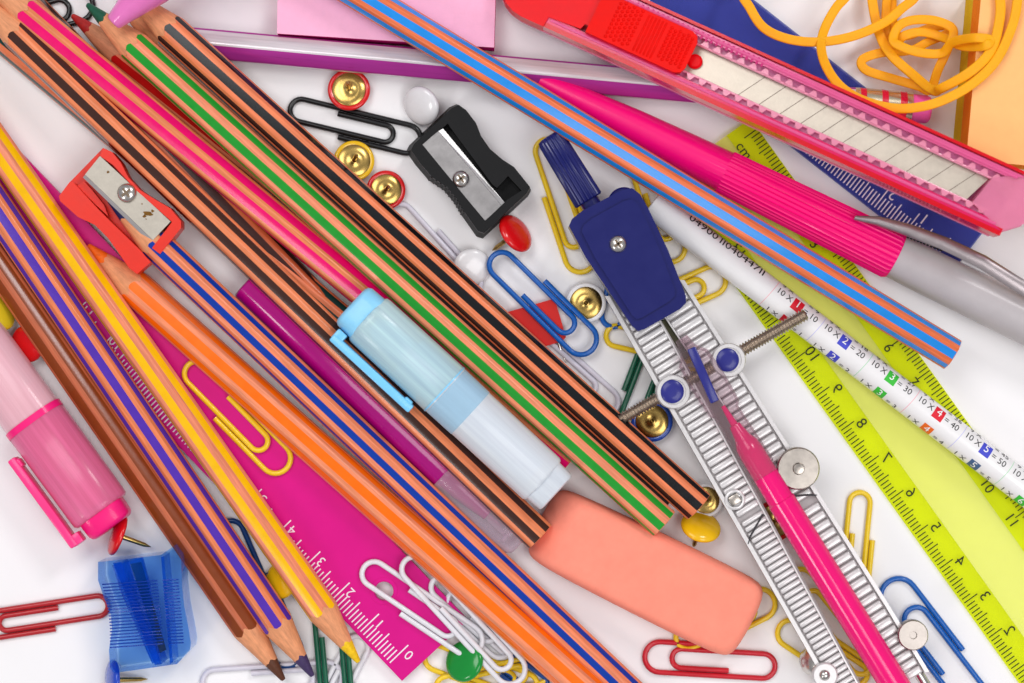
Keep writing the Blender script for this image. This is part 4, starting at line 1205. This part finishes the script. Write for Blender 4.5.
    # pivot buttons
    for px, py in ((672, 391.5), (727, 360)):
        g = G(); lathe(g, [(0, 3.95), (4.4, 3.95), (4.8, 3.7), (4.8, 2.95), (4.4, 2.85)], P(px, py, 8.6), Z, 40); bo = g.build('pivot_boss', SV, t, angle=40)
        g = G(); lathe(g, [(0, 2.7), (0.5, 2.7), (0.75, 2.3), (0.85, 1.0)], P(px, py, 12.8), Z, 32); g.build('pivot_button', plastic('indigo_plastic', (40, 42, 128), rough=0.3), bo, angle=40)
    # screws on the legs
    DM = mat('knurled_dark_steel', (176, 168, 160), rough=0.3, metal=1.0, var=0.25, vscale=250)
    g = G(); lathe(g, [(0, 4.9), (2.6, 4.9), (3.0, 4.6), (3.05, 1.4), (3.5, 1.2), (3.6, 0.5)], P(797, 468, 11.6), Z, 48); g.build('clamp_screw', DM, t, angle=30)
    g = G(); lathe(g, [(0, 3.5), (2.2, 3.5), (2.5, 3.25), (2.5, 0.9), (2.1, 0.8), (2.1, 0.1)], P(911.5, 634, 11.4), Z, 40); g.build('lead_screw', mat('screw_grey_steel', (168, 160, 154), rough=0.34, metal=0.9, var=0.2, vscale=300), t, angle=30)
    g = G(); lathe(g, [(0, 2.9), (2.0, 2.9), (2.3, 2.6), (2.3, 1.5)], P(824, 674, 11.2), Z, 32); bo = g.build('needle_boss', SV, t)
    g = G(); lathe(g, [(0, 1.3), (0.6, 1.2), (1.0, 0.8), (1.15, 0.2)], P(824.5, 675, 13.2), Z, 20); g.build('needle_screw', STEEL, bo)
    g = G(); lathe(g, [(0, 3.4), (1.0, 3.3), (1.8, 2.4), (2.1, 0.8)], P(812, 660, 6.0), V((-0.8, 0.1, 0.5)), 28); g.build('side_screw', STEEL, t)
    g = G(); lathe(g, [(0, 2.4), (0.9, 2.4), (1.1, 2.15), (1.1, 1.75), (0.7, 1.7)], P(734.5, 499.5, 11.6), Z, 32, cap1=False); bo = g.build('nut_boss', SV, t, angle=40)
    g = G(); obox(g, P(734.5, 499.5, 11.9), V((.85, .53, 0)), V((-.53, .85, 0)), Z, 2.5, 2.2, 1.4, 0.2, 2); g.build('square_nut', DM, bo)
    # tip of right leg
    g = G(); lathe(g, [(0, 1.2), (9, 1.2)], P(913, 664, 9.5), P(930, 692, 9.5)-P(913, 664, 9.5), 16); g.build('lead_holder', STEEL, t)
    # pen in the middle
    za = 14.0
    a = P(681, 338, za); b = P(925, 734, za); u, sd, up = frame(a, b); L = (b-a).length
    PKm = plastic('hot_pink_pen_plastic', (240, 0, 116), rough=0.16, coat=0.5, var=0.03)
    dP = (P(735, 424, za)-a).dot(u); dS = (P(779, 501, za)-a).dot(u)
    dN = (P(747, 447, za)-a).dot(u)
    g = G(); lathe(g, [(dP-5, 0.5), (dP-1, 0.8), (dP, 0.9), (dP+0.1, 1.3), (dP+3.5, 1.9), (dP+4, 2.1), (dN-0.5, 2.75), (dN+1.5, 2.95), (dS, 3.05), (dS+0.2, 3.3), (L, 3.45)], a, u, 40); pn = g.build('pen_insert', PKm, t, angle=50)
    CL = mat('smoky_clear_plastic', (176, 160, 166), rough=0.1, coat=0.5, var=0.04, alpha=0.10, tint=(242, 232, 236), edge=0.35)
    g = G()
    rg = []
    for d, hw, hh in ((0, 1.5, 1.6), (3, 2.0, 1.9), (5.5, 3.9, 2.3), (13, 4.2, 2.5), (19, 3.9, 2.7), (20, 3.0, 2.8), (dN, 3.3, 3.2), (dN+7.5, 3.5, 3.3)):
        rg.append(rrect_ring(a+u*d, sd, up, hw, hh, min(hw, hh)*0.7))
    loft(g, rg); g.build('clear_cap', CL, t, angle=40)
    g = G(); c0 = P(692, 350, 17.2); c1 = P(714, 400, 17.4); uu, s2, w2 = frame(c0, c1)
    obox(g, (c0+c1)/2, uu, s2, w2, (c1-c0).length+1, 2.1, 1.2, 0.3, 2); g.build('cap_clip', plastic('indigo_plastic', (40, 42, 128), rough=0.3), t)
    g = G(); prism(g, pxpoly([(660, 322), (674, 316), (692, 348), (676, 356)], 8.4), 7.7, 8.4, 0.2, 2); g.build('slot_plate', mat('slot_olive_metal', (92, 92, 70), rough=0.4, metal=0.6, var=0.2), t)
compass()

# ------------------------------------------------------------------ camera, light, world
cam = bpy.data.cameras.new('camera'); co = bpy.data.objects.new('camera', cam); C.objects.link(co)
co.location = (0, 0, H*MM); co.rotation_euler = (0, 0, 0)
cam.sensor_width = 36; cam.lens = 36*H/241.0; cam.clip_start = 0.01; cam.clip_end = 20
scene.camera = co
cam.dof.use_dof = True; cam.dof.focus_distance = (H-7)*MM; cam.dof.aperture_fstop = 11

def area(name, loc, size, power, target=(0, 0, 0), col=(1, 1, 1), sy=None):
    l = bpy.data.lights.new(name, 'AREA'); l.energy = power; l.size = size; l.color = col
    if sy: l.shape = 'RECTANGLE'; l.size_y = sy
    o = bpy.data.objects.new(name, l); C.objects.link(o)
    o.location = V(loc)
    o.rotation_euler = (V(target)-V(loc)).to_track_quat('-Z', 'Y').to_euler()
    return o
area('softbox_left', (-0.74, -0.74, 1.02), 0.20, 2.3, sy=0.34, col=(1, 0.985, 0.97))
area('softbox_right', (0.66, 0.82, 1.12), 0.22, 4.6, sy=0.34, col=(1, 0.99, 0.985))
# two big softboxes, added along the lie of the pencils to brighten the gaps
area('gap_fill_upper', (-0.38, 0.40, 1.12), 0.55, 4.7, sy=0.55, col=(1, 0.99, 0.985))
area('gap_fill_lower', (0.46, -0.34, 1.12), 0.55, 4.5, sy=0.55, col=(1, 0.99, 0.985))
w = bpy.data.worlds.new('World'); scene.world = w; w.use_nodes = True
# a pale studio room: a wide diffused ceiling overhead, dimmer walls
wn = w.node_tree.nodes; wl = w.node_tree.links; bg = wn['Background']
tcw = wn.new('ShaderNodeTexCoord'); sx = wn.new('ShaderNodeSeparateXYZ'); wl.new(tcw.outputs['Generated'], sx.inputs[0])
wr_ = wn.new('ShaderNodeMapRange'); wr_.inputs['From Min'].default_value = 0.45; wr_.inputs['From Max'].default_value = 0.95
wr_.inputs['To Min'].default_value = 0.36; wr_.inputs['To Max'].default_value = 0.37
wl.new(sx.outputs['Z'], wr_.inputs['Value']); wl.new(wr_.outputs['Result'], bg.inputs['Strength'])
bg.inputs['Color'].default_value = (0.95, 0.955, 1.0, 1)
scene.view_settings.view_transform = 'Standard'; scene.view_settings.look = 'None'
scene.view_settings.exposure = 0.09; scene.view_settings.gamma = 1
scene.cycles.max_bounces = 14; scene.cycles.transparent_max_bounces = 24
for o in scene.objects:
    if '_o' in o: del o['_o']
